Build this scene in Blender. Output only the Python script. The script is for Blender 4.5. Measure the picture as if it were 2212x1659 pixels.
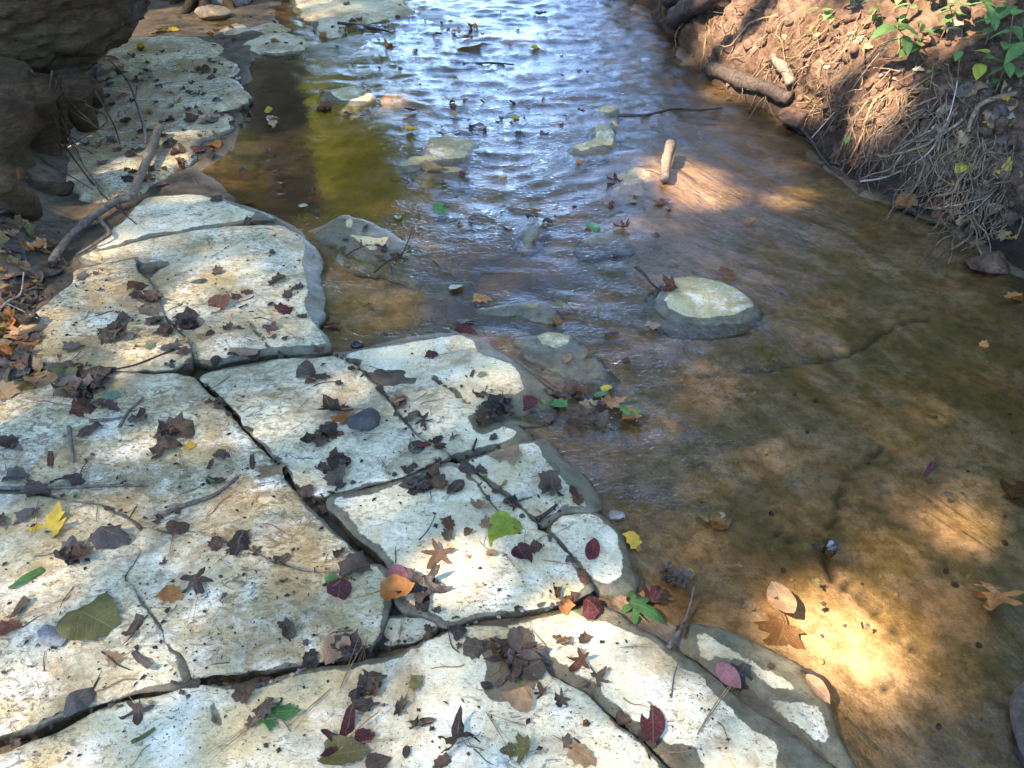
import bpy, bmesh, math, random
import numpy as np
from mathutils import Vector, Matrix
from mathutils.geometry import delaunay_2d_cdt
from mathutils.bvhtree import BVHTree

random.seed(7)
rng = np.random.default_rng(7)
for o in list(bpy.data.objects):
    bpy.data.objects.remove(o)
scene = bpy.context.scene
COL = scene.collection

# ---------------------------------------------------------------- camera
CAM_H, PITCH, HFOV = 1.5, math.radians(38.0), math.radians(67.0)
cd = bpy.data.cameras.new('camera')
cam = bpy.data.objects.new('camera', cd)
COL.objects.link(cam)
cam.location = (0, 0, CAM_H)
cam.rotation_euler = (math.pi / 2 - PITCH, 0, 0)
cd.sensor_width = 36.0
cd.lens = 18.0 / math.tan(HFOV / 2)
cd.clip_start, cd.clip_end = 0.05, 800.0
scene.camera = cam

# ---------------------------------------------------------------- sky, sun, exposure
SUN_EL, SUN_TO = math.radians(50.0), (-0.86, -0.50)      # direction towards the sun, in plan
SUN = Vector((SUN_TO[0] * math.cos(SUN_EL), SUN_TO[1] * math.cos(SUN_EL), math.sin(SUN_EL))).normalized()
world = bpy.data.worlds.new('World')
scene.world = world
world.use_nodes = True
wn = world.node_tree
wn.nodes.clear()
sky = wn.nodes.new('ShaderNodeTexSky')
sky.sky_type = 'NISHITA'
sky.sun_disc = False
sky.sun_elevation = SUN_EL
sky.sun_rotation = math.atan2(SUN_TO[0], SUN_TO[1])
sky.air_density, sky.dust_density, sky.ozone_density = .45, .0, 9.0
bg = wn.nodes.new('ShaderNodeBackground')
bg.inputs['Strength'].default_value = 0.15
wo = wn.nodes.new('ShaderNodeOutputWorld')
wn.links.new(sky.outputs[0], bg.inputs[0])
wn.links.new(bg.outputs[0], wo.inputs[0])
sd = bpy.data.lights.new('sun', 'SUN')
sd.energy, sd.angle, sd.color = 2.3, math.radians(0.6), (1.0, 0.95, 0.96)
sun = bpy.data.objects.new('sun', sd)
COL.objects.link(sun)
sun.rotation_euler = SUN.to_track_quat('Z', 'Y').to_euler()
sun.location = (-8, -4, 14)
scene.view_settings.view_transform = 'Standard'
scene.view_settings.look = 'None'
scene.view_settings.exposure = 3.72
scene.view_settings.gamma = 1.0
scene.view_settings.use_white_balance = True          # the camera's balance for open shade
scene.view_settings.white_balance_temperature = 8900.0
scene.view_settings.use_curve_mapping = False
scene.render.engine = 'CYCLES'
scene.cycles.use_denoising = True
scene.cycles.max_bounces = 8
scene.cycles.transparent_max_bounces = 12
scene.cycles.sample_clamp_indirect = 6.0

# ---------------------------------------------------------------- helpers
FD = 1106.0 / math.tan(HFOV / 2)
def ray(u, v):
    """direction of the sight line through a point of the photograph (2212 x 1659 reading)"""
    a, b = (u - 1106.0) / FD, (829.5 - v) / FD
    c, s = math.cos(PITCH), math.sin(PITCH)
    return Vector((a, c + b * s, -s + b * c))
def P(u, v, z=0.0):
    d = ray(u, v)
    t = (z - CAM_H) / d.z
    return Vector((d.x * t, d.y * t, z))
def Q(r, c, pts):
    return [(734.45 * c + .33594 * x, 553.0 * r + .33594 * y) for x, y in pts]
def W(pts, z=0.0):
    return np.array([P(u, v, z)[:2] for u, v in pts])

def hash3(ix, iy, iz, seed):
    h = (ix * 374761393 + iy * 668265263 + iz * 2147483647 + seed * 974711) & 0xFFFFFFFF
    h = ((h ^ (h >> 13)) * 1274126177) & 0xFFFFFFFF
    h = ((h ^ (h >> 16)) * 2246822519) & 0xFFFFFFFF
    return ((h ^ (h >> 15)) & 0xFFFFFF) / float(0xFFFFFF)
def vnoise(p, seed=0):
    p = np.atleast_2d(np.asarray(p, float))
    if p.shape[1] == 2:
        p = np.hstack([p, np.zeros((len(p), 1))])
    i = np.floor(p).astype(np.int64)
    f = p - i
    f = f * f * (3 - 2 * f)
    out = np.zeros(len(p))
    for dx in (0, 1):
        for dy in (0, 1):
            for dz in (0, 1):
                w = (f[:, 0] if dx else 1 - f[:, 0]) * (f[:, 1] if dy else 1 - f[:, 1]) * (f[:, 2] if dz else 1 - f[:, 2])
                out += w * hash3(i[:, 0] + dx, i[:, 1] + dy, i[:, 2] + dz, seed)
    return out * 2 - 1
def fbm(p, octaves=4, seed=0, gain=.5):
    p = np.atleast_2d(np.asarray(p, float))
    s, a, t = 0, 1.0, 0
    for k in range(octaves):
        s = s + a * vnoise(p * (2.03 ** k) + 17.3 * k, seed + k)
        t += a
        a *= gain
    return s / t
def sdf(pts, poly):
    """signed distance, positive inside"""
    pts, poly = np.asarray(pts, float), np.asarray(poly, float)
    d2 = np.full(len(pts), 1e9)
    ins = np.zeros(len(pts), bool)
    a = poly
    b = np.roll(poly, -1, 0)
    for (ax, ay), (bx, by) in zip(a, b):
        ex, ey = bx - ax, by - ay
        wx, wy = pts[:, 0] - ax, pts[:, 1] - ay
        t = np.clip((wx * ex + wy * ey) / (ex * ex + ey * ey + 1e-12), 0, 1)
        d2 = np.minimum(d2, (wx - ex * t) ** 2 + (wy - ey * t) ** 2)
        c = ((ay > pts[:, 1]) != (by > pts[:, 1])) & (pts[:, 0] < ex * (pts[:, 1] - ay) / (ey + 1e-12) + ax)
        ins ^= c
    return np.where(ins, 1, -1) * np.sqrt(d2)
def pdist(pts, line):
    pts, line = np.asarray(pts, float), np.asarray(line, float)
    d2 = np.full(len(pts), 1e9)
    for (ax, ay), (bx, by) in zip(line[:-1], line[1:]):
        ex, ey = bx - ax, by - ay
        wx, wy = pts[:, 0] - ax, pts[:, 1] - ay
        t = np.clip((wx * ex + wy * ey) / (ex * ex + ey * ey + 1e-12), 0, 1)
        d2 = np.minimum(d2, (wx - ex * t) ** 2 + (wy - ey * t) ** 2)
    return np.sqrt(d2)
def sstep(a, b, x):
    t = np.clip((x - a) / (b - a), 0, 1)
    return t * t * (3 - 2 * t)
def rough_line(pts, step, amp, seed, closed=True, grow=0.0):
    """subdivide an outline and chip it"""
    pts = np.asarray(pts, float)
    out = []
    n = len(pts)
    for i in range(n if closed else n - 1):
        a, b = pts[i], pts[(i + 1) % n]
        k = max(1, int(np.linalg.norm(b - a) / step))
        for j in range(k):
            out.append(a + (b - a) * j / k)
    if not closed:
        out.append(pts[-1])
    out = np.array(out)
    m = len(out)
    for _ in range(2):      # round the traced corners a little
        out = .5 * out + .25 * np.roll(out, 1, 0) + .25 * np.roll(out, -1, 0)
    tg = np.roll(out, -1, 0) - np.roll(out, 1, 0)
    tg /= np.linalg.norm(tg, axis=1, keepdims=True) + 1e-9
    nr = np.stack([tg[:, 1], -tg[:, 0]], 1)
    o = fbm(out * 14, 4, seed, .62) * amp + fbm(out * 70, 2, seed + 9) * amp * .4
    if grow:
        ar = (out[:, 0] * np.roll(out[:, 1], -1) - np.roll(out[:, 0], -1) * out[:, 1]).sum()
        o = o + (grow if ar > 0 else -grow) * (1 + 1.1 * fbm(out * 5.0, 2, seed + 55))
    return out + nr * o[:, None]

def link(ob, parent=None):
    COL.objects.link(ob)
    if parent is not None:
        ob.parent = parent
    return ob
def mesh(name, verts, faces, mat=None, parent=None, smooth=True, attrs=None, uv=None, loc=None, nsmooth=None):
    me = bpy.data.meshes.new(name)
    verts = np.asarray(verts, float)
    if loc is not None:
        verts = verts - np.asarray(loc, float)
    me.from_pydata(verts.tolist(), [], [tuple(int(i) for i in f) for f in faces])
    if smooth:
        me.polygons.foreach_set('use_smooth', [nsmooth is None or i < nsmooth for i in range(len(me.polygons))])
    for k, a in (attrs or {}).items():
        at = me.attributes.new(k, 'FLOAT', 'POINT')
        at.data.foreach_set('value', np.asarray(a, np.float32))
    if mat is not None:
        me.materials.append(mat)
    ob = bpy.data.objects.new(name, me)
    if loc is not None:
        ob.location = loc
    return link(ob, parent)
def tag(o, label=None, cat=None, group=None, kind=None):
    for k, v in (('label', label), ('category', cat), ('group', group), ('kind', kind)):
        if v:
            o[k] = v
    return o
def empty(name, loc):
    o = bpy.data.objects.new(name, None)
    o.empty_display_size = .05
    o.location = loc
    return link(o)
def tube_geo(path, radii, sides=6, bumpy=0.0, seed=0):
    path = np.asarray(path, float)
    n = len(path)
    radii = np.broadcast_to(np.asarray(radii, float), (n,))
    tg = np.gradient(path, axis=0)
    tg /= np.linalg.norm(tg, axis=1, keepdims=True) + 1e-9
    up = np.array([0, 0, 1.0]) if abs(tg[0][2]) < .9 else np.array([1.0, 0, 0])
    V, F = [], []
    for i in range(n):
        s = np.cross(tg[i], up); s /= np.linalg.norm(s) + 1e-9
        up = np.cross(s, tg[i]); up /= np.linalg.norm(up) + 1e-9
        for k in range(sides):
            a = 2 * math.pi * k / sides
            V.append(path[i] + radii[i] * (math.cos(a) * s + math.sin(a) * up))
    V = np.array(V)
    if bumpy:
        c = np.repeat(path, sides, 0)
        sc = 1.2 / max(radii.max(), 1e-4)
        V = c + (V - c) * (1 + bumpy * fbm(V * sc, 3, seed))[:, None]
    for i in range(n - 1):
        for k in range(sides):
            F.append((i * sides + k, i * sides + (k + 1) % sides, (i + 1) * sides + (k + 1) % sides, (i + 1) * sides + k))
    F.append(tuple(range(sides))[::-1])
    F.append(tuple((n - 1) * sides + k for k in range(sides)))
    return V, F
def spline(pts, n):
    """Catmull-Rom through the points"""
    p = np.asarray(pts, float)
    p = np.vstack([2 * p[0] - p[1], p, 2 * p[-1] - p[-2]])
    out = []
    m = len(p) - 3
    for t in np.linspace(0, m - 1e-6, n):
        i = int(t); f = t - i
        a, b, c, d = p[i:i + 4]
        out.append(.5 * ((2 * b) + (-a + c) * f + (2 * a - 5 * b + 4 * c - d) * f * f + (-a + 3 * b - 3 * c + d) * f ** 3))
    return np.array(out)

# ---------------------------------------------------------------- material helper
class NT:
    def __init__(s, name):
        s.m = bpy.data.materials.new(name)
        s.m.use_nodes = True
        s.t = s.m.node_tree
        s.t.nodes.clear()
        s.out = s.t.nodes.new('ShaderNodeOutputMaterial')
    def put(s, sock, v):
        if isinstance(v, bpy.types.NodeSocket):
            s.t.links.new(v, sock)
        elif isinstance(v, (tuple, list)):
            if len(v) == 3 and sock.type == 'RGBA':
                v = (*v, 1)
            sock.default_value = v
        else:
            sock.default_value = v
    def n(s, typ, ins=None, **kw):
        nd = s.t.nodes.new('ShaderNode' + typ)
        for k, v in kw.items():
            setattr(nd, k, v)
        for k, v in (ins or {}).items():
            s.put(nd.inputs[k], v)
        return nd
    def pos(s):
        return s.n('NewGeometry').outputs['Position']
    def obj(s):
        return s.n('TexCoord').outputs['Object']
    def scale(s, v, sc, rot=(0, 0, 0)):
        return s.n('Mapping', {'Vector': v, 'Scale': sc if isinstance(sc, tuple) else (sc, sc, sc), 'Rotation': rot}).outputs[0]
    def noise(s, v, scale, detail=4, rough=.55, dist=0.0):
        return s.n('TexNoise', {'Vector': v, 'Scale': scale, 'Detail': detail, 'Roughness': rough, 'Distortion': dist}).outputs['Fac']
    def vor(s, v, scale, feature='F1', rand=1.0):
        return s.n('TexVoronoi', {'Vector': v, 'Scale': scale, 'Randomness': rand}, feature=feature).outputs['Distance']
    def attr(s, name):
        return s.n('Attribute', attribute_name=name).outputs['Fac']
    def math(s, op, a, b=0.0, c=0.0, clamp=False):
        nd = s.n('Math', operation=op, use_clamp=clamp)
        s.put(nd.inputs[0], a); s.put(nd.inputs[1], b); s.put(nd.inputs[2], c)
        return nd.outputs[0]
    def rng(s, v, a, b, c=0.0, d=1.0, smooth=True):
        nd = s.n('MapRange', interpolation_type='SMOOTHSTEP' if smooth else 'LINEAR')
        for k, x in enumerate((v, a, b, c, d)):
            s.put(nd.inputs[k], x)
        return nd.outputs[0]
    def mix(s, f, a, b, blend='MIX'):
        nd = s.n('Mix', data_type='RGBA', blend_type=blend)
        s.put(nd.inputs[0], f); s.put(nd.inputs[6], a); s.put(nd.inputs[7], b)
        return nd.outputs[2]
    def bump(s, h, strength, dist, normal=None):
        d = {'Height': h, 'Strength': strength, 'Distance': dist}
        if normal is not None:
            d['Normal'] = normal
        return s.n('Bump', d).outputs[0]
    def principled(s, **k):
        nd = s.n('BsdfPrincipled', {a.replace('_', ' '): v for a, v in k.items()})
        s.t.links.new(nd.outputs[0], s.out.inputs[0])
        return nd
    def surf(s, sh):
        s.t.links.new(sh, s.out.inputs[0])
        return s.m

# ---------------------------------------------------------------- materials
def make_stone(name, dryc, tan, wetc, bumpk=1.0):
    t = NT(name)
    p = t.pos()
    ps = t.scale(p, (1.0, 2.0, 1.0), (0, 0, .5))
    big = t.noise(p, 2.6, 4, .6)
    rnd = t.n('ObjectInfo').outputs['Random']      # each slab weathers a little differently
    big = t.math('ADD', big, t.math('MULTIPLY', t.math('SUBTRACT', rnd, .5), .16))
    col = t.mix(t.rng(big, .42, .62), dryc, tan)
    pale = t.noise(p, 9, 6, .7, .4)
    col = t.mix(t.rng(pale, .48, .66), col, (.79, .72, .53))
    # fine mottling
    fine = t.noise(p, 85, 6, .75)
    col = t.mix(t.rng(fine, .32, .58, .45, 0), col, t.mix(.6, col, (.13, .095, .05)))
    # rusty flecks, drawn out along the bedding
    fl = t.noise(ps, 75, 4, .6, .8)
    zone = t.rng(t.noise(p, 6, 3, .6), .36, .6)
    msk = t.math('MULTIPLY', t.rng(fl, .575, .63), zone)
    col = t.mix(t.math('MULTIPLY', msk, .72), col, (.20, .105, .055))
    fl2 = t.noise(p, 190, 3, .6, .5)
    col = t.mix(t.math('MULTIPLY', t.rng(fl2, .62, .68), .5), col, (.12, .08, .045))
    # dark lichen / grime networks
    gr = t.noise(t.scale(p, (1, 1.7, 1), (0, 0, -.3)), 21, 9, .78, 1.6)
    gm = t.math('MULTIPLY', t.rng(gr, .50, .58), t.math('MAXIMUM', t.rng(t.noise(p, 2.1, 4, .55), .49, .62), t.math('MULTIPLY', t.attr('grime'), t.rng(t.noise(p, 3.7, 4, .6), .40, .56))))
    col = t.mix(t.math('MULTIPLY', gm, .8), col, (.075, .058, .042))
    mo = t.math('MULTIPLY', t.rng(t.noise(t.scale(p, (1, 1.5, 1), (0, 0, .4)), 34, 7, .72, .8), .49, .57), t.math('MULTIPLY', t.attr('grime'), t.rng(t.noise(p, 4.5, 3, .6), .36, .54, .25, 1)))
    col = t.mix(t.math('MULTIPLY', mo, .72), col, (.20, .135, .075))
    br = t.rng(t.math('ADD', t.noise(p, 3.4, 7, .74, .6), t.math('MULTIPLY', t.attr('grime'), .06)), .47, .68)
    col = t.mix(t.math('MULTIPLY', br, .72), col, (.25, .155, .065))
    # pits
    pit = t.math('MULTIPLY', t.rng(t.vor(p, 95), .17, .09), t.rng(t.noise(p, 9, 2), .45, .58))
    col = t.mix(t.math('MULTIPLY', pit, .85), col, (.05, .038, .028))
    # wet skin: the margin the water soaks
    d = t.math('ADD', t.attr('dry'), t.math('MULTIPLY', t.math('SUBTRACT', t.noise(p, 42, 5, .65), .5), .022))
    dry = t.rng(d, -.0012, .0016)
    wet = t.mix(t.rng(t.noise(p, 24, 7, .75), .36, .62), t.mix(.55, wetc, (.05, .04, .022)), t.mix(.4, wetc, (.22, .19, .12)))
    wet = t.mix(t.rng(t.noise(p, 7, 5, .7), .5, .66, 0, .6), wet, (.085, .062, .03))
    wet = t.mix(t.math('MULTIPLY', pit, .6), wet, (.03, .026, .02))
    wet = t.mix(t.math('MULTIPLY', msk, .35), wet, (.07, .04, .02))
    wet = t.mix(t.math('MULTIPLY', t.attr('side'), t.rng(t.noise(p, 26, 5, .7), .35, .6, .55, 1.0)), wet, (.050, .037, .021))  # muddy tone that also paints shade onto the sides down in the cracks
    c2 = t.mix(dry, wet, col)
    h = t.math('ADD', t.math('MULTIPLY', t.noise(p, 22, 7, .7), 1.0), t.math('MULTIPLY', fine, .5))
    h = t.math('SUBTRACT', h, t.math('MULTIPLY', pit, .4))
    h = t.math('SUBTRACT', h, t.math('MULTIPLY', msk, .15))
    nb = t.bump(h, t.rng(dry, 0, 1, .6 * bumpk, .85 * bumpk), .008)
    t.principled(Base_Color=c2, Roughness=t.rng(dry, 0, 1, .36, .9), Normal=nb, Specular_IOR_Level=t.rng(dry, 0, 1, .32, .15))
    return t.m
M = {}
M['stone'] = make_stone('limestone', (.68, .60, .385), (.55, .42, .21), (.135, .113, .060))
M['stone_grey'] = make_stone('grey_limestone', (.50, .43, .23), (.46, .35, .16), (.115, .096, .058), .8)
M['stone_pink'] = make_stone('sunken_pale_stone', (.50, .40, .26), (.46, .34, .2), (.40, .23, .155), .8)

t = NT('creek_bed')
p = t.pos()
wp = t.scale(p, (1, 1, 1))
sand = t.mix(t.rng(t.noise(p, 4.5, 5, .6), .35, .65), (.38, .235, .135), (.55, .385, .26))
stv = t.scale(t.n('Mapping', {'Vector': p, 'Rotation': (0, 0, math.radians(-32))}).outputs[0], (1.0, .6, 1.0))
alg = t.math('MULTIPLY', t.rng(t.math('ADD', t.math('MULTIPLY', t.noise(p, 2.3, 6, .68, .6), .55), t.math('MULTIPLY', t.noise(stv, 9, 6, .7, .5), .45)), .43, .57), t.attr('algae'))
c = t.mix(t.math('MULTIPLY', alg, .8), sand, (.185, .13, .032))
c = t.mix(t.rng(t.noise(p, 26, 6, .7), .36, .6, .6, 0), c, (.075, .052, .02))
grain = t.noise(p, 160, 3, .6)
c = t.mix(t.rng(grain, .3, .7, .3, 0), c, (.05, .035, .02))
mud = t.mix(t.rng(t.noise(p, 12, 6, .7), .35, .65), (.06, .043, .026), (.16, .11, .062))
c = t.mix(t.attr('deep'), c, t.mix(t.rng(t.noise(p, 9, 5, .7), .35, .65), (.07, .045, .022), (.16, .105, .055)))  # bed colour darkened where reflections should dominate, not deeper water
c = t.mix(t.attr('mud'), c, mud)
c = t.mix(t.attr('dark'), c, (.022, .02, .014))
h = t.math('ADD', t.math('MULTIPLY', t.noise(p, 18, 6, .65), 1.0), t.math('MULTIPLY', grain, .25))
t.principled(Base_Color=c, Roughness=t.rng(t.attr('mud'), 0, 1, .5, .8), Normal=t.bump(h, .7, .012), Specular_IOR_Level=.25)
M['bed'] = t.m

t = NT('creek_water')
p = t.pos()
calm = t.attr('calm')
flow = t.attr('flow')
# small wavelets with no strong direction, and long streaks along the current
n2 = t.noise(t.scale(p, (1.0, 1.35, 1), (0, 0, .5)), 46.0, 2, .5, .9)
n5 = t.noise(t.scale(p, (1.0, 1.2, 1), (0, 0, 1.1)), 105.0, 2, .5, .6)
st = t.n('Mapping', {'Vector': p, 'Rotation': (0, 0, math.radians(-32))}).outputs[0]
n3 = t.noise(t.scale(st, (1.0, .16, 1)), 52.0, 3, .5, .7)
inv = t.math('SUBTRACT', 1.0, flow)
h = t.math('ADD', t.math('MULTIPLY', t.math('MULTIPLY', n2, .0046), t.math('ADD', t.math('MULTIPLY', inv, .7), .3)), t.math('MULTIPLY', t.math('MULTIPLY', n3, .0080), flow))
h = t.math('ADD', h, t.math('MULTIPLY', n5, .0006))
h = t.math('MULTIPLY', h, calm)
nb = t.bump(h, 1.0, 1.0)
fr = t.n('Fresnel', {'IOR': 1.34, 'Normal': nb}).outputs[0]
tr = t.n('BsdfTransparent', {'Color': (.95, .90, .79, 1)}).outputs[0]
gl = t.n('BsdfGlossy', {'Color': (1, 1, 1, 1), 'Roughness': .004, 'Normal': nb}).outputs[0]
mx = t.n('MixShader', {0: fr, 1: tr, 2: gl})
t.surf(mx.outputs[0])
M['water'] = t.m

t = NT('bank_soil')
p = t.pos()
c = t.mix(t.rng(t.noise(p, 3.2, 6, .65), .35, .65), (.18, .10, .060), (.34, .205, .13))
c = t.mix(t.rng(t.noise(p, 20, 6, .75), .35, .65, .75, 0), c, (.045, .027, .017))
c = t.mix(t.math('MULTIPLY', t.rng(t.noise(p, 7, 5, .7), .55, .7), .5), c, (.40, .275, .20))
c = t.mix(t.attr('low'), c, (.035, .024, .016))  # foot of the bank painted darker, like the shade of its undercut
h = t.math('ADD', t.noise(p, 17, 9, .78), t.math('MULTIPLY', t.noise(p, 80, 5, .7), .5))
t.principled(Base_Color=c, Roughness=.92, Normal=t.bump(h, 1.0, .05), Specular_IOR_Level=.15)
M['soil'] = t.m

t = NT('stump_earth')
p = t.pos()
pf = t.scale(p, (1.0, 1.0, 3.2), (.25, .1, 0))
c = t.mix(t.rng(t.noise(pf, 7, 6, .7), .35, .65), (.05, .030, .013), (.115, .068, .031))
c = t.mix(t.rng(t.noise(pf, 30, 6, .75), .36, .62, .7, 0), c, (.03, .018, .009))
c = t.mix(t.math('MULTIPLY', t.rng(t.noise(p, 3.5, 4), .52, .68), .35), c, (.10, .095, .03))
h = t.math('ADD', t.noise(pf, 16, 8, .72), t.math('MULTIPLY', t.noise(p, 70, 4, .7), .35))
t.principled(Base_Color=c, Roughness=.85, Normal=t.bump(h, .9, .02), Specular_IOR_Level=.2)
M['stump'] = t.m

def wood(name, a, b, dark=(.03, .02, .014), rough=.8):
    t = NT(name)
    p = t.obj()
    g = t.noise(t.scale(p, (6, 6, 6)), 9, 6, .7, .6)
    c = t.mix(t.rng(g, .35, .65), a, b)
    c = t.mix(t.rng(t.noise(p, 60, 5, .7), .34, .56, .65, 0), c, dark)
    t.principled(Base_Color=c, Roughness=rough, Normal=t.bump(t.noise(p, 70, 5, .7), .6, .004), Specular_IOR_Level=.3)
    return t.m
M['wood'] = wood('dead_wood', (.11, .08, .055), (.20, .155, .11))
M['wood_pale'] = wood('pale_twig', (.24, .20, .15), (.38, .33, .27), (.10, .075, .05))
M['wood_dark'] = wood('wet_dark_wood', (.024, .017, .013), (.07, .048, .034), (.008, .006, .005), .75)
M['root'] = wood('root_bark', (.15, .095, .052), (.27, .18, .105), (.05, .03, .016))
M['needle'] = wood('pine_needle_straw', (.22, .115, .045), (.33, .19, .085), (.13, .06, .025), .6)
M['bark'] = wood('tree_bark', (.045, .033, .025), (.085, .065, .05), (.015, .011, .009), .95)
M['litter'] = wood('dark_litter', (.022, .017, .013), (.055, .042, .032), (.008, .006, .005), .9)

def pebble_mat(name, a, b, rough):
    t = NT(name)
    p = t.obj()
    c = t.mix(t.rng(t.noise(p, 25, 4), .35, .65), a, b)
    c = t.mix(t.rng(t.noise(p, 130, 4, .7), .36, .55, .5, 0), c, (.03, .025, .02))
    t.principled(Base_Color=c, Roughness=rough, Normal=t.bump(t.noise(p, 90, 4), .4, .004))
    return t.m
M['peb_dark'] = pebble_mat('dark_rock', (.034, .029, .024), (.07, .06, .05), .85)
M['peb_black'] = pebble_mat('wet_black_stone', (.012, .014, .016), (.03, .034, .036), .08)
M['soil_clod'] = pebble_mat('earth_clod', (.05, .032, .02), (.13, .08, .05), .9)
M['peb_tan'] = pebble_mat('tan_pebble', (.26, .17, .08), (.40, .29, .15), .5)
M['peb_grey'] = pebble_mat('grey_pebble', (.15, .14, .12), (.28, .26, .21), .5)

def leaf_mat(name, rough, veins=.35, trans=.25):
    t = NT(name)
    oc = t.n('ObjectInfo')
    uv = t.n('UVMap').outputs[0]
    sx = t.n('SeparateXYZ', {0: uv})
    ax = t.math('ABSOLUTE', sx.outputs[0])
    p = t.obj()
    base = oc.outputs['Color']
    rnd = t.n('CombineXYZ', {0: t.math('MULTIPLY', oc.outputs['Random'], 40.0), 1: 3.0, 2: 1.0}).outputs[0]
    q = t.n('VectorMath', {0: uv, 1: rnd}, operation='ADD').outputs[0]
    blot = t.noise(q, 3.0, 5, .65)
    c = t.mix(t.rng(blot, .38, .66, 0, .6), base, t.mix(.62, base, (.035, .02, .012)))
    c = t.mix(t.rng(t.noise(q, 11, 5, .7), .55, .7, 0, .4), c, t.mix(.5, base, (.55, .42, .25)))
    spots = t.math('MULTIPLY', t.rng(t.vor(q, 8), .16, .1), t.rng(t.noise(q, 4, 2), .5, .62))
    c = t.mix(t.math('MULTIPLY', spots, .7), c, (.03, .02, .012))
    # midrib and side veins
    mid = t.rng(ax, .022, .006)
    fan = t.math('FRACT', t.math('MULTIPLY', t.math('SUBTRACT', sx.outputs[1], t.math('MULTIPLY', ax, .75)), 6.5))
    fv = t.rng(t.math('ABSOLUTE', t.math('SUBTRACT', fan, .5)), .07, .02)
    vein = t.math('MAXIMUM', mid, t.math('MULTIPLY', fv, .55))
    c = t.mix(t.math('MULTIPLY', vein, veins), c, t.mix(.45, base, (.40, .34, .20)))
    h = t.math('SUBTRACT', t.math('MULTIPLY', t.noise(q, 9, 5, .7), .8), t.math('MULTIPLY', vein, .35))
    nb = t.bump(h, .6, .004)
    pr = t.n('BsdfPrincipled', {'Base Color': c, 'Roughness': rough, 'Normal': nb, 'Specular IOR Level': .14})
    tl = t.n('BsdfTranslucent', {'Color': c, 'Normal': nb})
    mx = t.n('MixShader', {0: trans, 1: pr.outputs[0], 2: tl.outputs[0]})
    return t.surf(mx.outputs[0])
M['leaf'] = leaf_mat('dry_leaf', .62)
M['leaf_wet'] = leaf_mat('wet_leaf', .22, .2, .08)
M['leaf_live'] = leaf_mat('living_leaf', .45, .3, .4)

t = NT('canopy_leaf')
g = t.n('NewGeometry')
c = t.mix(g.outputs['Random Per Island'], (.15, .23, .03), (.33, .37, .05))
df = t.n('BsdfDiffuse', {'Color': c})
tl = t.n('BsdfTranslucent', {'Color': t.mix(.5, c, (.48, .52, .04))})
mx = t.n('MixShader', {0: .45, 1: df.outputs[0], 2: tl.outputs[0]})
t.surf(mx.outputs[0])
M['canopy'] = t.m
t = NT('brightened_canopy_leaf')  # brighter copy of the canopy leaf, so its pool reflection looks sunlit
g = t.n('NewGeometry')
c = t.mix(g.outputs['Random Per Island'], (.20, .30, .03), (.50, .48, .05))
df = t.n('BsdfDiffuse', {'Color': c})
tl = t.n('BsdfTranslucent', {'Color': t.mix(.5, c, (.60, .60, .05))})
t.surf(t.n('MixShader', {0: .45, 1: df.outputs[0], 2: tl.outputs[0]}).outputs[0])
M['canopy_bright'] = t.m

t = NT('forest_floor')
p = t.pos()
c = t.mix(t.rng(t.noise(p, 2.0, 6, .7), .35, .65), (.07, .045, .028), (.15, .10, .06))
c = t.mix(t.math('MULTIPLY', t.rng(t.noise(p, .6, 4), .45, .65), .6), c, (.05, .075, .02))
t.principled(Base_Color=c, Roughness=.95, Normal=t.bump(t.noise(p, 9, 6, .7), .8, .05))
M['floor'] = t.m
# ================================================================ the setting
# ---- right bank foot line, traced where the water meets the earth
FOOT = [(1180, -200), (1290, -80), (1365, 0), (1440, 60), (1500, 130), (1560, 195), (1680, 258), (1760, 330), (1860, 402), (1960, 452), (2060, 492), (2140, 548), (2212, 605), (2330, 720), (2560, 940), (2900, 1300)]
foot = np.array([P(u, v)[:2] for u, v in FOOT[1:]])
fdir = foot[0] - foot[2]
foot = np.vstack([foot[0] + fdir / np.linalg.norm(fdir) * 4.0, foot])
foot = spline(foot, 260)
seg = np.r_[0, np.cumsum(np.linalg.norm(np.diff(foot, axis=0), axis=1))]
ss = np.linspace(0, seg[-1], int(seg[-1] / .028))
foot = np.stack([np.interp(ss, seg, foot[:, 0]), np.interp(ss, seg, foot[:, 1])], 1)
tg = np.gradient(foot, axis=0)
for _ in range(25):
    tg = np.vstack([tg[:1], (tg[:-2] + tg[1:-1] + tg[2:]) / 3, tg[-1:]])
tg /= np.linalg.norm(tg, axis=1, keepdims=True)
nrm = np.stack([-tg[:, 1], tg[:, 0]], 1)      # away from the water

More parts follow.
